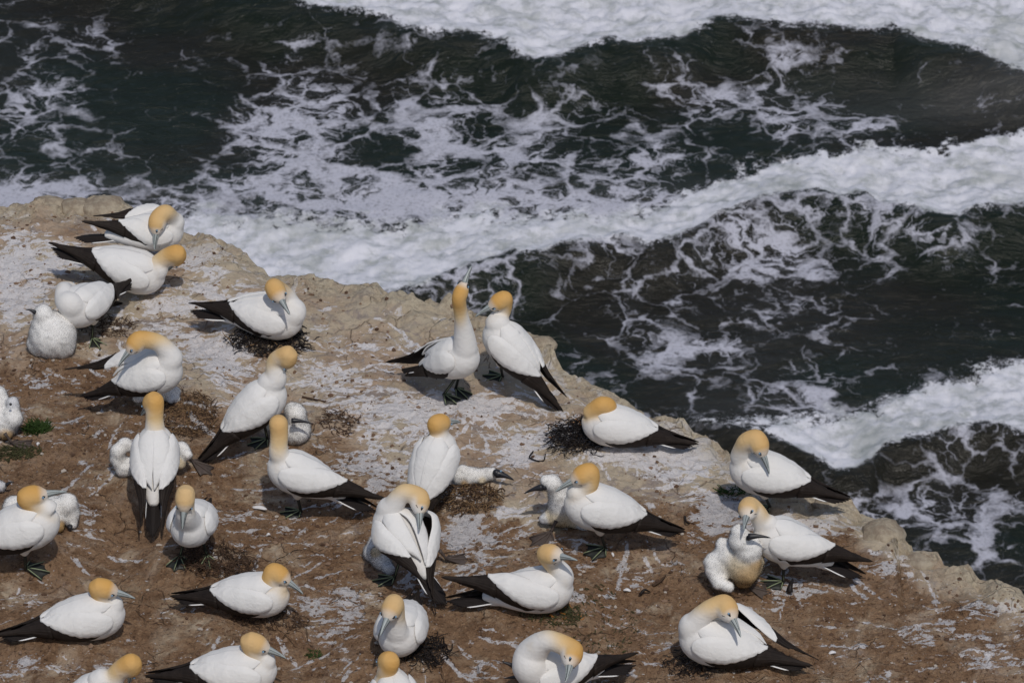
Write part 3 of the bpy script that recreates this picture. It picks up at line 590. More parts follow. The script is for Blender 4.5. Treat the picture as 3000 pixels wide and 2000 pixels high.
def mk_leg(root, base, kn, fw_, hd, sc, webm=None, stripe=True):
    m = MB(); a = kn-base; b = fw_-base; m.sweep([tuple(a.lerp(b, t_)) for t_ in (0, .25, .5, .75, 1)], [.010, .0075, .007, .0065, .008], [.010, .008, .0075, .007, .008], n=8)
    h = math.radians(hd); toes = [(h-math.radians(34), .098), (h-math.radians(2), .115), (h+math.radians(30), .102), (h+math.radians(72), .05)]
    m9 = MB(); pts = []
    def gp(p, dz): return Vector((p.x, p.y, float(gz(p.x, p.y))+dz))-base
    ends = []
    for th, l_ in toes:
        d = Vector((math.cos(th), math.sin(th), 0)); P = [fw_+d*(l_*sc*k_) for k_ in (0, .33, .66, 1)]; P = [tuple(gp(p, z_)) for p, z_ in zip(P, (.016, .014, .011, .006))]; ends.append(P)
        P = P; m.sweep(P, [.0055, .0045, .0038, .0015], [.006, .005, .004, .002], n=6)
        if stripe: m9.sweep([(p[0], p[1], p[2]+.004) for p in P], [.0026, .0026, .0024, .001], [.0026]*4, n=5)
    for i in range(3):                                     # webs between neighbouring toes
        A, B = np.array(ends[i]), np.array(ends[i+1]); ss = np.linspace(0, 1, 5); G = A[:, None, :]*(1-ss)[None, :, None]+B[:, None, :]*ss[None, :, None]
        G[1:] -= (G[1:]-G[0:1])*(.14*np.sin(ss*math.pi))[None, :, None]; G[..., 2] -= .002; m.shell(G, G-np.array([0, 0, .004]))
    lg = link('leg', m.mesh('leg'), webm or M_WEB, root)
    if stripe:
        m9.sweep([tuple(a.lerp(b, t_)+Vector((0, -.0055, .001))) for t_ in (.15, .6, 1)], .0024, .0024, n=5); link('toe_line', m9.mesh('toe_line'), M_GREEN, lg)
    return lg
# ================================================================ CHICKS
W_ = (.82, .80, .77); G_ = (.66, .66, .67); B_ = (.42, .27, .12); Y_ = (.66, .56, .40); K_ = (.06, .055, .06)
def chick(label, tg, blobs, bills=(), extra=(), hlen=.018, n=9000, faces=(), eyes=(), hm=.82, group='downy gannet chicks'):
    """blobs: (x, y, r, dy, colour), radius in crop pixels; the first rests on the ground"""
    IDX[0] += 1; rr = np.random.default_rng(300+IDX[0]); n = int(n*1.1)
    s_ = CROP[tg][2]; x, y, r = blobs[0][:3]; dist = 21.; pm = s_*1500/(HALF*dist)
    r0 = r/pm; c0 = at_h(tg, x, y, r0*hm); dist = (c0-CAM).length; pm = s_*1500/(HALF*dist)
    base = Vector((c0.x, c0.y, float(gz(c0.x, c0.y)))); root = empty('gannet_chick', base, label=label, cat='chick', group=group)
    mb = MB(); cs = []; rs = []; cc = []
    for bx in blobs:
        p = at_y(tg, bx[0], bx[1], c0.y+(bx[3] if len(bx) > 3 else 0)); r = bx[2]/pm*1.06
        g0 = float(gz(p.x, p.y)) + r*.55
        if p.z < g0: p = at_h(tg, bx[0], bx[1], r*.55)
        cs.append(np.array(tuple(p-base))); rs.append(r); cc.append(bx[4] if len(bx) > 4 else W_)
        if bx[-1] != 'x': blob(mb, p-base, r, n=12)
    for i_ in range(1, len(cs)):
        j_ = min(range(i_), key=lambda q: np.linalg.norm(cs[q]-cs[i_])-rs[q]); k_ = np.linspace(0, 1, 8); mb.sweep(cs[j_]+(cs[i_]-cs[j_])*k_[:, None], (rs[j_]*.80*(1-k_)+rs[i_]*.92*k_), (rs[j_]*.80*(1-k_)+rs[i_]*.92*k_), n=14)
    cc = [c if isinstance(c, tuple) else W_ for c in cc]
    me = remeshed(mb, 'chick_body', .007, 26); V = verts(me); nv = np.empty(len(V)*3, np.float32); me.vertices.foreach_get('normal', nv); nv = nv.reshape(-1, 3); V = V+nv*(.008*(fbm(V[:, 0]*42+7*V[:, 2], V[:, 1]*42+29*V[:, 2], 3, 9)-.5))[:, None]; me.vertices.foreach_set('co', V.astype(np.float32).ravel()); me.update(); me.shade_smooth(); cs = np.array(cs); rs = np.array(rs); cc = np.array(cc)
    def tint(P):
        d = np.linalg.norm(P[:, None]-cs[None], axis=2)/rs[None]; w_ = np.exp(-(d*2.0)**2)+1e-6; return (w_@cc)/w_.sum(1)[:, None]
    nz = fbm(V[:, 0]*25+V[:, 2]*13, V[:, 1]*25, 3, 5)[:, None]
    colattr(me, 'tint', tint(V)*(.90+.2*nz)); bo = link('body', me, M_DOWN, root)
    # down: short tufts all over
    me.calc_loop_triangles(); T = np.array([t.vertices[:] for t in me.loop_triangles]); A, B, D = V[T[:, 0]], V[T[:, 1]], V[T[:, 2]]; N = np.cross(B-A, D-A); ar = np.linalg.norm(N, axis=1); N /= ar[:, None]+1e-12
    i = rr.choice(len(T), n, p=ar/ar.sum()); u, v = rr.random(n), rr.random(n); m_ = u+v > 1; u[m_], v[m_] = 1-u[m_], 1-v[m_]
    P = A[i]+(B-A)[i]*u[:, None]+(D-A)[i]*v[:, None]; d = N[i]*.7+rr.normal(0, .45, (n, 3))+np.array([0, 0, -.2]); d /= np.linalg.norm(d, axis=1)[:, None]; L = hlen*.6*rr.uniform(.4, 1.15, n)[:, None]
    t_ = np.cross(d, N[i]+rr.normal(0, .15, (n, 3))); t_ /= np.linalg.norm(t_, axis=1)[:, None]+1e-9; wd = .0011
    VV = np.stack([P-t_*wd-N[i]*.003, P+t_*wd-N[i]*.003, P+d*L*.6+t_*wd*.7, P+d*L], 1).reshape(-1, 3); q = np.arange(n)*4
    F = np.stack([q, q+1, q+2, q+3], -1); m = bpy.data.meshes.new('down'); m.from_pydata(VV.tolist(), [], F.tolist()); m.update()
    colattr(m, 'tint', np.repeat(tint(P)*(rr.uniform(.9, 1.1, (n, 1))), 4, axis=0)); nb_ = N[i]+rr.normal(0, .15, (n, 3)); nb_ /= np.linalg.norm(nb_, axis=1)[:, None]; av = m.attributes.new('bn', 'FLOAT_VECTOR', 'POINT'); av.data.foreach_set('vector', np.repeat(nb_, 4, axis=0).astype(np.float32).ravel()); link('down', m, M_FLUFF, bo, smooth=False)
    for (x0, y0, dy0, x1, y1, dy1, r) in bills:
        a = at_y(tg, x0, y0, c0.y+dy0)-base; b = at_y(tg, x1, y1, c0.y+dy1)-base; r = r/pm; k = np.linspace(0, 1, 10); m1 = MB()
        P = np.array(tuple(a))+(np.array(tuple(b))-np.array(tuple(a)))*k[:, None]+np.array([0, 0, .006])*np.sin(k*math.pi)[:, None]
        rd = np.interp(k, [0, .15, .5, .9, 1], [1, .95, .55, .22, .05])*r; m1.sweep(P, rd, rd*1.05, n=12); link('bill', m1.mesh('bill'), M_DBILL, root)
    for (x0, y0, dy0, r) in faces:
        m1 = MB(); a = at_y(tg, x0, y0, c0.y+dy0)-base; blob(m1, a, r/pm, n=12); link('face_skin', m1.mesh('face_skin'), M_DBILL, root)
    for (x0, y0, dy0) in eyes:
        m1 = MB(); a = at_y(tg, x0, y0, c0.y+dy0)-base; blob(m1, a, .005, n=8); link('eye', m1.mesh('eye'), M_EYE, root)
    for kind, x0, y0, hd in extra:
        p = at_h(tg, x0, y0, .014); mk_leg(root, base, p+Vector((-.03*math.cos(math.radians(hd)), -.03*math.sin(math.radians(hd)), .05)), p, hd, 1.0, M_WEBC, False)
    return root
# ================================================================ THE COLONY
g = gannet
g('gannet at the far cliff edge preening its breast, above the crouching bird', ('C1', 1740, 420), .24, (790, 480), .22, (1645, 330), -.09, (1590, 660), -1, [(1800, 300, 0), (1730, 225, -.05)], WR=(870, 315, 0), WL=(1000, 215, .0), SL=(0, .04, .05), RL=60, feet=[(1490, 745, 200)], sat=.85)
g('gannet crouching low with a long body and deep orange head bowed away', ('C1', 1530, 880), .12, (440, 560), .22, (1835, 680), .0, (1775, 830), 1, [(1650, 770, 0), (1740, 690, 0)], WR=(545, 540, 0), sat=1.3)
g('plump gannet beside the white fluffy chick, its face hidden behind its own neck', ('C1', 790, 1240), .20, (1420, 900), .14, (715, 1035), .17, (900, 1030), 1, [(680, 1140, .0), (665, 1040, .07)], WR=(1290, 1180, 0), feet=[(960, 1545, -60)], sat=.4, rch=.02)
g('gannet sitting on a black seaweed nest with its bill resting on its breast', ('C2', 1310, 690), .12, (125, 572), .13, (1215, 370), -.05, (1362, 628), -1, [(1380, 560, .02), (1320, 420, .02)], WR=(250, 490, 0), SL=(0, 0, .02), sat=.9)
g('gannet standing on the rock, neck stretched with its bill pointing straight up', ('C3', 870, 980), .29, (215, 1100), .05, (852, 335), -.02, (940, 92), 0, [(880, 700, -.01), (845, 500, -.02)], WR=(300, 1160, -.05), WL=(85, 1035, .02), feet=[(680, 1350, -48), (800, 1290, -52)], sat=1.3, hr=.92)
g('gannet standing at the cliff edge beside the bill-raising one, looking left', ('C3', 1240, 760), .33, (1830, 1475), .02, (1240, 420), .03, (942, 585), 0, [(1190, 640, .0), (1270, 520, .05)], WR=(1900, 1375, .0), feet=[(1270, 1165, 175, 1)], sat=1.2, hr=1.08)
g('gannet twisting its head back to preen its wing above a small chick', ('C4', 1690, 480), .25, (885, 735), .10, (1390, 195), -.03, (1170, 440), -1, [(1740, 330, .0), (1620, 190, -.0)], WL=(640, 400, .02), SL=(0, .03, .04), RL=55, sat=1.1)
g('gannet seen from behind with its back to us, black wing tips crossed over its tail', ('D', 357, 1015), .30, (350, 1245), .03, (350, 925), .05, (321, 950), 1, [(355, 960, .02)], WR=(372, 1212, 0), WL=(326, 1208, 0), sat=1.1, spread=.6)
g('tall gannet leaning right with its bent head drooping over the pale chick', ('C5', 670, 500), .32, (150, 1000), .03, (815, 195), .0, (772, 372), 1, [(720, 360, 0), (720, 220, .02)], feet=[(655, 860, 200)], sat=.8)
g('standing gannet looking away, back of its yellow head and smooth nape toward us', ('C5', 800, 1100), .27, (1560, 1450), .05, (745, 740), .05, (750, 770), 1, [(745, 950, .0), (750, 820, .02)], WL=(1625, 1345, .0), feet=[(930, 1450, 188, 1)], sat=.85)
g('back-turned gannet looking right, a dark-faced chick lying beside it', ('C6', 600, 620), .30, (300, 1600), .02, (610, 345), .02, (850, 305), 1, [(610, 480, .02)], sat=1.25)
g('large gannet in the middle probing its bill between its parted wings', ('E3', 450, 510), .32, (1100, 1480), .03, (780, 275), -.02, (800, 605), -1, [(470, 330, .0), (600, 170, .0)], WR=(945, 1540, -.03), SR=(-.02, .10, .03), SL=(0, .03, 0), WL=(870, 1230, 0), feet=[(490, 1150, 185)], sat=.8)
g('gannet sitting in profile facing right, long brown-black wing tips pointing left', ('E4', 1250, 560), .115, (125, 680), .06, (1225, 215), -.02, (1478, 255), -1, [(1330, 400, -.0), (1250, 310, .01)], WR=(145, 430, 0), sat=.8)
g('preening gannet cut by the bottom edge with a dark-billed chick in front', ('E4', 1090, 1390), .19, (2130, 1295), .07, (1425, 1200), -.10, (1385, 1475), -1, [(1040, 1180, .0), (1200, 1060, -.03)], WL=(2050, 1180, 0), sat=1.0)
g('gannet sitting face-on with its bill laid down on a round white breast', ('D', 915, 1462), .13, (960, 1350), .07, (900, 1397), -.08, (872, 1457), -1, (), sat=.75)
g('sleeping gannet by the black seaweed heap, face tucked into its back feathers', ('C7', 745, 350), .12, (1595, 538), .05, (800, 205), .0, (990, 262), 1, [(675, 255, -.0)], sat=1.1)
g('standing gannet facing left with its bill across the shoulder of a grey chick', ('C7', 610, 1040), .28, (1515, 1295), .08, (610, 790), .0, (325, 932), 0, [(560, 950, 0), (650, 870, 0)], feet=[(795, 1410, 200, 1)], sat=1.0)
g('gannet standing at the cliff edge on the right, bill down against its shoulder', ('E1', 560, 450), .26, (1480, 730), .10, (645, 235), -.05, (762, 503), -1, [(500, 320, -.0), (540, 220, -.02)], feet=[(745, 770, 190, 1)], sat=.85)
g('gannet standing behind a brown-bellied chick with its bill touching the chick', ('E1', 760, 1020), .25, (1590, 1385), .04, (560, 790), -.02, (510, 950), -1, [(690, 920, 0), (640, 830, 0)], WL=(1612, 1225, 0), feet=[(855, 1410, 182, 1)], sat=.75)
g('gannet sitting low on the bare soil at lower right with one wing raised to preen', ('E2', 470, 670), .13, (1850, 1010), .05, (780, 330), -.02, (965, 632), -1, [(430, 480, 0), (560, 350, 0)], WR=(1840, 870, 0), SR=(-.07, .10, .05), RR=30, sat=.85)
g('gannet standing face-on with both webbed feet apart over a dark trampled nest', ('E5', 540, 510), .24, (740, 230), .12, (495, 215), -.10, (463, 538), -1, [(500, 360, -.08)], feet=[(440, 800, -100, -1), (722, 790, -108, 1)], sat=.7)
g('gannet sitting in profile with a deep orange head and short dark bill pointing down right', ('E5', 1370, 1200), .125, (290, 1215), .08, (1450, 990), .0, (1712, 1165), 0, [(1420, 1130, 0), (1370, 1050, 0)], sat=1.2)
g('standing gannet cut by the left edge, bill level, before a fluffy chick', ('E6', 330, 430), .27, (-600, 760), .08, (275, 210), .0, (587, 147), 0, [(400, 320, 0), (300, 280, 0)], feet=[(215, 815, -2, -1)], sat=1.1)
g('gannet lying flat in profile at lower left with a pale straight bill', ('E6', 880, 1200), .115, (-90, 1390), .05, (870, 985), .0, (1165, 1055), 0, [(900, 1100, .01)], sat=1.1)
g('gannet sitting at the bottom edge facing right, pale yellow head with a long bill', ('E7', 1180, 385), .12, (360, 430), .06, (1175, 205), .0, (1412, 297), 0, [(1200, 300, 0)], sat=.8)
g('gannet cut by the bottom left corner, only its neck and orange head showing', ('E7', 110, 540), .28, (-260, 800), .04, (315, 355), .0, (312, 480), 1, [(170, 470, 0), (230, 390, 0)], sat=1.2)
g('gannet at the bottom edge seen from behind, only its head and shoulders in view', ('E7', 2110, 490), .19, (2190, 900), .04, (2085, 325), .0, (2000, 335), 1, [(2070, 410, .0)], sat=1.1)
chick('round white fluffy chick sitting at upper left, small dark bill pointing left', 'C4', [(540, 110, 235, 0), (620, 200, 150, -.02), (430, 190, 150, 0), (440, -110, 95, 0), (440, -10, 110, 0)],
      bills=[(360, -120, -.02, 262, -150, -.02, 22)], n=14000)
chick('small chick lying flat under the preening gannet', 'C4', [(1700, 700, 85, 0), (1790, 760, 55, -.02), (1540, 710, 70, 0), (1400, 755, 52, -.03), (1800, 680, 50, .0), (1740, 770, 40, -.05, G_)], n=6000, hlen=.014)
chick('chick curled up behind the back-turned gannet, neck bent round to one side', 'C4', [(1270, 1460, 100, 0, W_), (1200, 1380, 82, 0), (1200, 1290, 76, 0), (1270, 1225, 76, .02), (1340, 1250, 60, .02), (1290, 1520, 45, 0, Y_), (1400, 1430, 110, .05), (1560, 1360, 150, .1), (1760, 1300, 100, .06), (1860, 1260, 70, .04), (1910, 1330, 60, .0), (1830, 1410, 75, .0, Y_)],
      n=14000, extra=[('web', 1960, 1390, -30)])
chick('round chick with a charcoal face and bill pointing right, beside the tall leaning gannet', 'C5', [(890, 780, 118, 0), (890, 650, 85, 0), (860, 620, 70, .02), (860, 850, 60, 0, Y_)],
      bills=[(850, 705, -.10, 1032, 733, -.10, 21)], faces=[(872, 705, -.085, 23)], n=11000)
chick('chick lying stretched on straw with a black face pointing right', 'C6', [(850, 930, 110, 0), (960, 930, 95, -.02), (1060, 935, 95, -.02), (1180, 905, 80, -.03), (900, 1010, 60, -.04, B_), (1080, 980, 50, -.05, Y_), (860, 860, 60, 0)],
      bills=[(1240, 905, -.06, 1440, 980, -.08, 48)], faces=[(1240, 895, -.06, 42)], eyes=[(1290, 878, -.10)], n=9000, hlen=.015)
chick('upright grey chick with a dark wedge face and bill pointing left', 'C7', [(420, 1110, 120, 0, Y_), (420, 1030, 110, 0, G_), (400, 950, 92, 0, W_), (345, 855, 76, -.01, W_), (290, 830, 55, -.01, W_), (430, 1170, 60, -.03, B_), (270, 1160, 50, -.02, G_), (620, 1220, 50, -.05, G_), (560, 1200, 40, -.03, G_)],
      bills=[(260, 890, -.03, 100, 945, -.03, 29)], faces=[(278, 885, -.025, 33)], n=10000, extra=[('web', 330, 1270, 215)])
chick('fluffy chick sitting upright with a brown belly and its black bill to the right', 'E1', [(520, 1240, 165, 0, Y_), (390, 1170, 120, .02, W_), (340, 1080, 60, .04, W_), (520, 1370, 90, -.02, B_), (560, 1120, 120, -.02, W_), (490, 1050, 102, -.02, W_), (480, 985, 72, -.02, W_), (540, 1320, 105, -.05, B_), (600, 1250, 70, -.05, B_), (270, 1320, 80, -.02, W_), (310, 1410, 66, -.06, W_), (390, 1450, 52, -.09, W_), (260, 1240, 85, 0, W_), (370, 1290, 90, 0, W_)],
      bills=[(560, 1020, -.08, 750, 1030, -.09, 27)], faces=[(562, 1030, -.065, 24)], n=15000, hm=1.55, extra=[('web', 540, 1440, -10)])
chick('chick half hidden behind the gannet at the left edge, head hanging down', 'E6', [(440, 330, 120, 0), (330, 330, 100, .05), (120, 300, 95, .05), (220, 270, 80, .05), (560, 270, 90, 0), (590, 350, 80, 0), (600, 430, 55, -.02), (480, 460, 60, -.03, B_), (60, 320, 45, .05)],
      bills=[(585, 455, -.06, 578, 600, -.05, 22)], faces=[(590, 470, -.03, 28)], n=13000)
chick('large pale chick at the left edge beside the green tuft, head tucked on its shoulder', 'C4', [(30, 1000, 160, 0), (130, 960, 105, -.03), (-10, 700, 80, .05), (0, 830, 110, .03), (130, 800, 68, 0, G_), (60, 1110, 75, -.06, B_)],
      faces=[(108, 815, -.075, 14)], n=12000, extra=[('web', 120, 1210, -10)])
chick('little chick head with a dark bill peeping in at the left edge', 'E6', [(-20, 130, 62, 0, G_), (25, 125, 38, 0, G_)], bills=[(55, 115, -.01, 118, 88, -.01, 16)], n=3500, hlen=.014)
chick('grey white chick pressed against the left side of the large middle gannet', 'E3', [(240, 850, 110, 0, G_), (290, 720, 90, .04, W_), (340, 960, 100, 0, W_), (430, 1050, 75, -.02, G_), (280, 840, 60, -.05, Y_)], n=9000, extra=[('web', 1090, 930, 5)])
chick('begging chick at the bottom edge with its black bill gaping open to the left', 'E4', [(1040, 1470, 120, 0), (1040, 1370, 100, -.02), (1080, 1550, 140, 0)],
      bills=[(960, 1370, -.07, 738, 1265, -.07, 44), (965, 1425, -.07, 760, 1435, -.07, 30)], n=8000)
# ================================================================ NESTS, PLANTS, LITTER
M_WEED = plain('black_seaweed', (.014, .010, .009), .55, .3, 40, .5)
M_STRAW = plain('dry_straw', (.20, .125, .065), .85, .15, 30, .5)
M_DSTRAW = plain('trampled_straw', (.075, .046, .03), .85, .15, 30, .5)
M_GRASS = plain('grass_green', (.035, .065, .014), .7, .2, 40, .5)
M_MOSS = plain('moss_green', (.06, .06, .025), .8, .2, 40, .5)
M_STONE = plain('loose_stone', (.26, .19, .14), .9, .15, 60, .35)
M_QUILL = plain('shed_feather', (.72, .70, .69), .7, .2)
M_ORANGE = plain('orange_kelp', (.38, .15, .03), .6, .3, 30, .3)
def strands(mb, rr, cx, cy, rx, ry, n, L, wd, lift, curl, ring=0.0, up=0.0):
    for k in range(n):
        a = rr.uniform(0, 6.283); q = (ring+(1-ring)*rr.random())**.5 if ring == 0 else rr.uniform(ring, 1.0)
        x, y = cx+rx*q*math.cos(a), cy+ry*q*math.sin(a); th = a+math.pi/2+rr.normal(0, .9); l = L*rr.uniform(.4, 1.1); P = []
        z0 = rr.random()*lift*(1-.6*q) if ring == 0 else rr.random()*lift
        ph = 0
        for i in range(6):
            P.append((x, y, float(gz(x, y))+z0+.003)); th += rr.normal(0, curl); ph += rr.normal(0, .4)
            x += math.cos(th)*l/6; y += math.sin(th)*l/6; z0 = max(.001, z0+rr.normal(up, .35)*l/6)
        w_ = wd*rr.uniform(.6, 1.3); mb.sweep(P, [w_, w_, w_, w_, w_*.8, w_*.3], [w_]*6, n=4, caps=False)
def nest(label, p, rx, ry, n, mat, L=.08, wd=.0020, lift=.05, curl=.6, seed=1, ring=0.0, name='nest', cat='nest', group='nests of seaweed and straw', up=0.0, extra=None):
    b = at_h(*p, 0); rr = np.random.default_rng(seed); mb = MB(); strands(mb, rr, b.x, b.y, rx, ry, int(n*.9), L, wd, lift, curl, ring, up)
    me = mb.mesh(name); V = verts(me)-np.array(tuple(b)); me.vertices.foreach_set('co', V.astype(np.float32).ravel())
    o = link(name, me, mat, None, b); tag(o, label, cat, group)
    if name == 'moss_patch': o['kind'] = 'stuff'
    if extra:
        m2 = MB(); strands(m2, rr, b.x, b.y, rx*.9, ry*.9, extra[1], L, wd*1.3, lift*1.1, curl, ring); me = m2.mesh('kelp_strand'); V = verts(me)-np.array(tuple(b)); me.vertices.foreach_set('co', V.astype(np.float32).ravel()); link('kelp_strand', me, extra[0], o)
    return o
nest('black seaweed nest under the gannet sitting with its bill on its breast', ('C2', 1130, 900), .19, .15, 620, M_WEED, seed=2, extra=(M_STRAW, 12))
nest('heap of black branching seaweed in front of the sleeping gannet', ('C7', 590, 480), .15, .13, 700, M_WEED, lift=.11, seed=3, up=.15, extra=(M_ORANGE, 8))
nest('dark trampled nest under the face-on gannet with spread feet', ('E5', 830, 860), .17, .11, 420, M_DSTRAW, lift=.03, seed=4, ring=.3)
nest('brown straw mound around the small chick under the preening gannet', ('C4', 1900, 940), .16, .17, 300, M_DSTRAW, wd=.0015, lift=.03, seed=5, extra=(M_STRAW, 120))
nest('loose straw nest rim beneath the chick stretched flat to the right', ('C6', 850, 1190), .19, .12, 220, M_STRAW, lift=.03, seed=6, extra=(M_DSTRAW, 160))
nest('dark soil and weed nest under the gannet preening with one wing raised', ('E2', 480, 950), .17, .11, 380, M_WEED, lift=.03, seed=7, ring=.3, L=.05)
nest('black weed pile behind the round-breasted gannet near the bottom edge', ('D', 978, 1497), .11, .09, 300, M_WEED, lift=.04, seed=8)
nest('thin ring of dark weed beneath the gannet with the short dark bill', ('E5', 1380, 1440), .17, .08, 220, M_DSTRAW, lift=.02, seed=9, L=.05)
nest('mossy green and brown nest lining beneath the gannet with long brown wing tips', ('E4', 1250, 800), .15, .07, 260, M_MOSS, lift=.025, seed=10, L=.05, extra=(M_ORANGE, 14))
nest('worn patch of dark straw beside the charcoal-faced round chick', ('C5', 1240, 730), .10, .10, 160, M_DSTRAW, lift=.02, seed=11, L=.05)
nest('dark weed scraps around the feet of the gannet hidden behind its own neck', ('C1', 1100, 1420), .14, .10, 200, M_DSTRAW, lift=.02, seed=12, L=.05)
G = 'green plants on the cliff top'
nest('bright green grass tuft at the left edge beside the pale chick', ('C4', 370, 1085), .06, .06, 320, M_GRASS, L=.045, wd=.0022, lift=.02, curl=.3, seed=21, name='grass_tuft', cat='grass tuft', group=G, up=.8)
nest('flat olive grass patch at the left edge below the bright tuft', ('C4', 160, 1320), .12, .06, 260, M_MOSS, L=.05, wd=.002, lift=.01, curl=.5, seed=22, name='grass_tuft', cat='grass tuft', group=G, up=.3)
nest('sparse moss and grass sprinkled on soil above the begging chick', ('E4', 1700, 880), .17, .30, 170, M_MOSS, L=.03, wd=.0018, lift=.006, curl=.5, seed=23, name='moss_patch', cat='moss', group=G, up=.3)
nest('dark green leafy sprig at the cliff edge by the bill-down gannet', ('E1', 440, 665), .09, .03, 70, M_GRASS, L=.05, wd=.0026, lift=.02, curl=.5, seed=24, name='plant_sprig', cat='plant', group=G, up=.6)
nest('few green shoots beside the gannet sitting at the bottom edge', ('E7', 1570, 280), .03, .04, 40, M_GRASS, L=.03, wd=.0018, lift=.005, curl=.4, seed=25, name='plant_sprig', cat='plant', group=G, up=.5)
def twig(label, pts, r, mat, name='twig', cat='twig', group='twigs and weed scraps', h=.008):
    P = [at_h(p[0], p[1], p[2], h+(p[3] if len(p) > 3 else 0)) for p in pts]; b = P[0].copy(); Q = catmull([tuple(p-b) for p in P], 4); m = MB(); m.sweep(Q, np.linspace(r, r*.4, len(Q)), r, n=6)
    tag(link(name, m.mesh(name), mat, None, b), label, cat, group)
twig('pale forked stalk sticking out of the black seaweed nest', [('C2', 715, 975), ('C2', 660, 900, .02), ('C2', 605, 850, .04), ('C2', 600, 800, .06)], .003, M_STRAW)
twig('short curled black weed stem on bare rock left of the standing gannet and chick', [('C7', 180, 585), ('C7', 150, 640), ('C7', 260, 670), ('C7', 285, 605, .02)], .004, M_WEED)
twig('curled dark weed scrap between the brown-bellied chick and the facing-left gannet', [('C7', 1470, 1140), ('C7', 1480, 1180, .02), ('C7', 1510, 1200)], .006, M_WEED)
twig('black weed scrap on soil right of the gannet with long brown wing tips', [('E4', 2100, 610), ('E4', 2145, 560, .02), ('E4', 2195, 580)], .008, M_WEED)
twig('dark knotted stem on soil above the black weed scrap', [('E4', 2225, 520), ('E4', 2300, 475, .01), ('E4', 2352, 420, .02)], .008, M_DSTRAW)
twig('long thin dry stalk lying right of the tall leaning gannet and its chick', [('C5', 940, 510), ('C5', 1040, 530), ('C5', 1130, 550)], .005, M_DSTRAW)
twig('thin straw stalk below the straw patch by the mossy nest', [('E4', 1210, 850), ('E4', 1320, 920), ('E4', 1420, 980)], .003, M_STRAW)
twig('dark soft clump of down behind the heel of the gannet touching its chick', [('E1', 910, 1490), ('E1', 915, 1440, .02), ('E1', 930, 1395, .02)], .016, M_WEED, 'down_clump', 'clump')
def feather(label, tg, x, y, L, hd, wd=.012):
    b = at_h(tg, x, y, .006); m = MB(); S = np.linspace(0, 1, 10); V = np.linspace(-1, 1, 5); w_ = wd*np.sqrt(np.maximum(1-(2*S-1)**2, .02)); c_, s_ = math.cos(hd), math.sin(hd)
    X = S[:, None]*L*c_-w_[:, None]*V[None]*s_; Y = S[:, None]*L*s_+w_[:, None]*V[None]*c_; Z = .008*np.sin(S*3.1)[:, None]+.004*(1-V**2)[None]
    G_ = np.stack([X, Y, Z+0*X], -1); m.shell(G_, G_-np.array([0, 0, .003])); tag(link('feather', m.mesh('feather'), M_QUILL, None, b), label, 'feather', 'shed white feathers')
feather('white feather lying on soil left of the webbed foot of the nape-turned gannet', 'C5', 530, 1415, .07, -.25, .014)
feather('small white feather between two gannets above the mossy soil', 'E4', 1935, 565, .035, -.2, .01)
feather('white feather on soil at the right of the lone wing-raised gannet', 'E2', 1950, 840, .035, .3, .01)
feather('curved white feather by the straw near the facing-left gannet', 'C7', 865, 1480, .03, 1.9, .006)
feather('small white down feather on soil beside the trampled nest', 'E5', 1325, 585, .02, .3, .008)
feather('white feather on soil between the bright green tuft and the curled chick', 'C4', 380, 1235, .02, 1.2, .008)
def boulder(label, tg, x, y, r, seed, sq=.7, lift=.3):
    b = at_h(tg, x, y, r*lift); m = MB(); blob(m, (0, 0, 0), r, n=22); me = m.mesh('boulder'); V = verts(me)
    rr = np.random.default_rng(seed); d = V/np.linalg.norm(V, axis=1)[:, None]; k = 1+.42*(fbm(d[:, 0]*2+seed, d[:, 1]*2+d[:, 2]*1.3, 3, seed)-.5)+.22*(fbm(d[:, 0]*5+seed+d[:, 2]*3, d[:, 1]*5+d[:, 2]*4, 5, seed, .6)-.5)
    V = V*k[:, None]*np.array([rr.uniform(.95, 1.35), 1, sq]); me.vertices.foreach_set('co', V.astype(np.float32).ravel()); me.update(); tag(link('boulder', me, M_BOULDER, None, b), label, 'boulder', 'rounded boulders on the cliff edge')
t = NT('pale_boulder'); o_ = t.obj(); n_ = t.noise(o_, 14, 6, .7); M_BOULDER = t.out(Base_Color=t.mix(t.ramp(n_, .35, .65), (.26, .205, .15), (.44, .375, .28)), Roughness=.95, Specular_IOR_Level=.15, Normal=t.bump(t.noise(o_, 50, 5, .7), .7, .012))
boulder('round pale boulder jutting from the right cliff edge, biggest of the edge rocks', 'S', 2582, 1576, .115, 3, .68, -.25)
boulder('pale domed boulder at the far left cliff edge, leftmost of the rounded ones', 'S', 140, 606, .085, 5, .6, -.25)
boulder('grey pale boulder on the far left edge, second from the left', 'S', 222, 612, .085, 8, .6, -.25)
boulder('pale boulder behind the tail of the gannet at the far edge', 'S', 300, 615, .10, 9, .6, -.2)
boulder('small pale rock below the tail of the bill-down gannet at the right edge', 'S', 2425, 1478, .07, 12, .6, -.25)
boulder('small knobbly rock at the edge just right of the pair of standing gannets', 'S', 1590, 1010, .06, 15, .7, .2)
boulder('pale flat rock at the edge under the round boulder', 'S', 2690, 1650, .08, 19, .5, -.2)
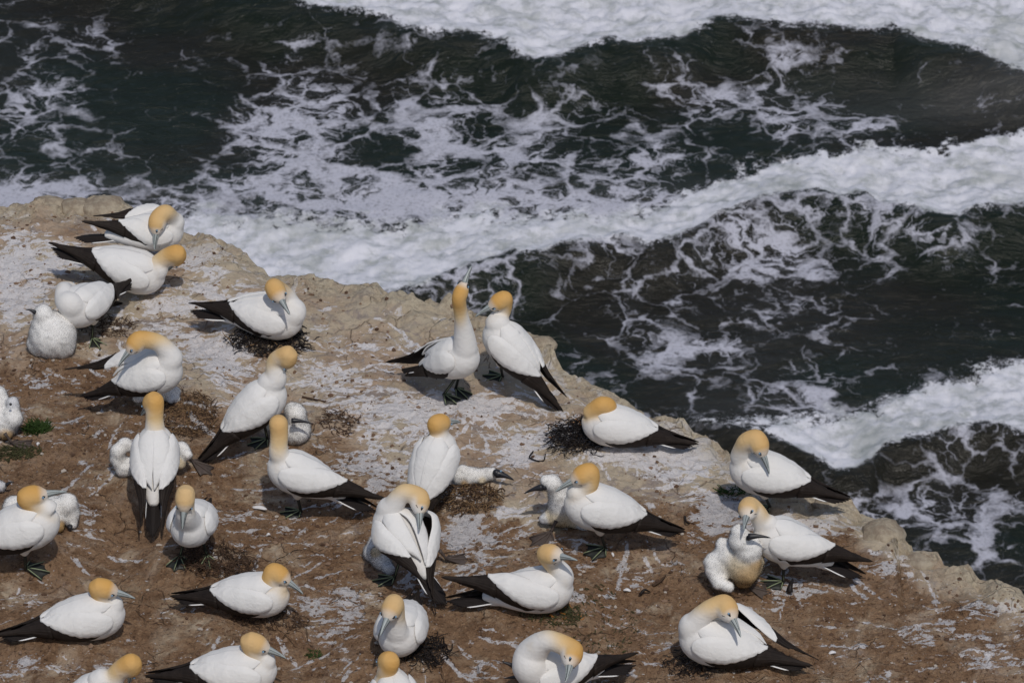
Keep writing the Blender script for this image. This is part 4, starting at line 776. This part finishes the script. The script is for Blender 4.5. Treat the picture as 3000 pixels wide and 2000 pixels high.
# loose crumbs and pebbles
def crumbs():
    rr = np.random.default_rng(77); m = MB(); ico = None; n = 9000; P = []
    ph = (1+5**.5)/2; iv = np.array([(-1, ph, 0), (1, ph, 0), (-1, -ph, 0), (1, -ph, 0), (0, -1, ph), (0, 1, ph), (0, -1, -ph), (0, 1, -ph), (ph, 0, -1), (ph, 0, 1), (-ph, 0, -1), (-ph, 0, 1)])/1.9
    jf = np.array([(0, 11, 5), (0, 5, 1), (0, 1, 7), (0, 7, 10), (0, 10, 11), (1, 5, 9), (5, 11, 4), (11, 10, 2), (10, 7, 6), (7, 1, 8), (3, 9, 4), (3, 4, 2), (3, 2, 6), (3, 6, 8), (3, 8, 9), (4, 9, 5), (2, 4, 11), (6, 2, 10), (8, 6, 7), (9, 8, 1)])
    x = rr.uniform(-2.9, 3.1, n*3); y = rr.uniform(-2.9, 1.4, n*3); ok = y < yedge(x)-.04; ok &= (fbm(x*3, y*3, 3, 5) > rr.uniform(.30, .62, n*3)) | (rr.random(n*3) < .08); x = x[ok][:n]; y = y[ok][:n]; n = len(x)
    px, py = px_of(x, y, 0*x); bx, by = np.array(BROWN).T; br = (py*.784-np.interp(px*.784, bx, by)); keep = (br > -20) | (rr.random(n) < .35); x = x[keep]; y = y[keep]; n = len(x)
    z = gz(x, y, True); r = .0028+.0085*rr.random(n)**4; 
    V = iv[None]*(1+rr.normal(0, .22, (n, 12, 1)))*r[:, None, None]*np.stack([rr.uniform(.8, 1.5, n), rr.uniform(.8, 1.3, n), rr.uniform(.5, .9, n)], -1)[:, None, :]
    V = V+np.stack([x, y, z+r*.25], -1)[:, None, :]; F = (jf[None]+np.arange(n)[:, None, None]*12).reshape(-1, 3)
    me = bpy.data.meshes.new('soil_crumbs'); me.from_pydata(V.reshape(-1, 3).tolist(), [], F.tolist()); me.update()
    c = np.array([[.16, .10, .065], [.24, .16, .11], [.10, .06, .04], [.42, .37, .32]])[rr.choice(4, n, p=[.42, .3, .16, .12])]; colattr(me, 'tint', np.repeat(c, 12, axis=0))
    t = NT('crumbs'); tag(link('soil_crumbs', me, t.out(Base_Color=t.attr('tint', True), Roughness=.95, Specular_IOR_Level=.1), smooth=False), kind='stuff')
crumbs()
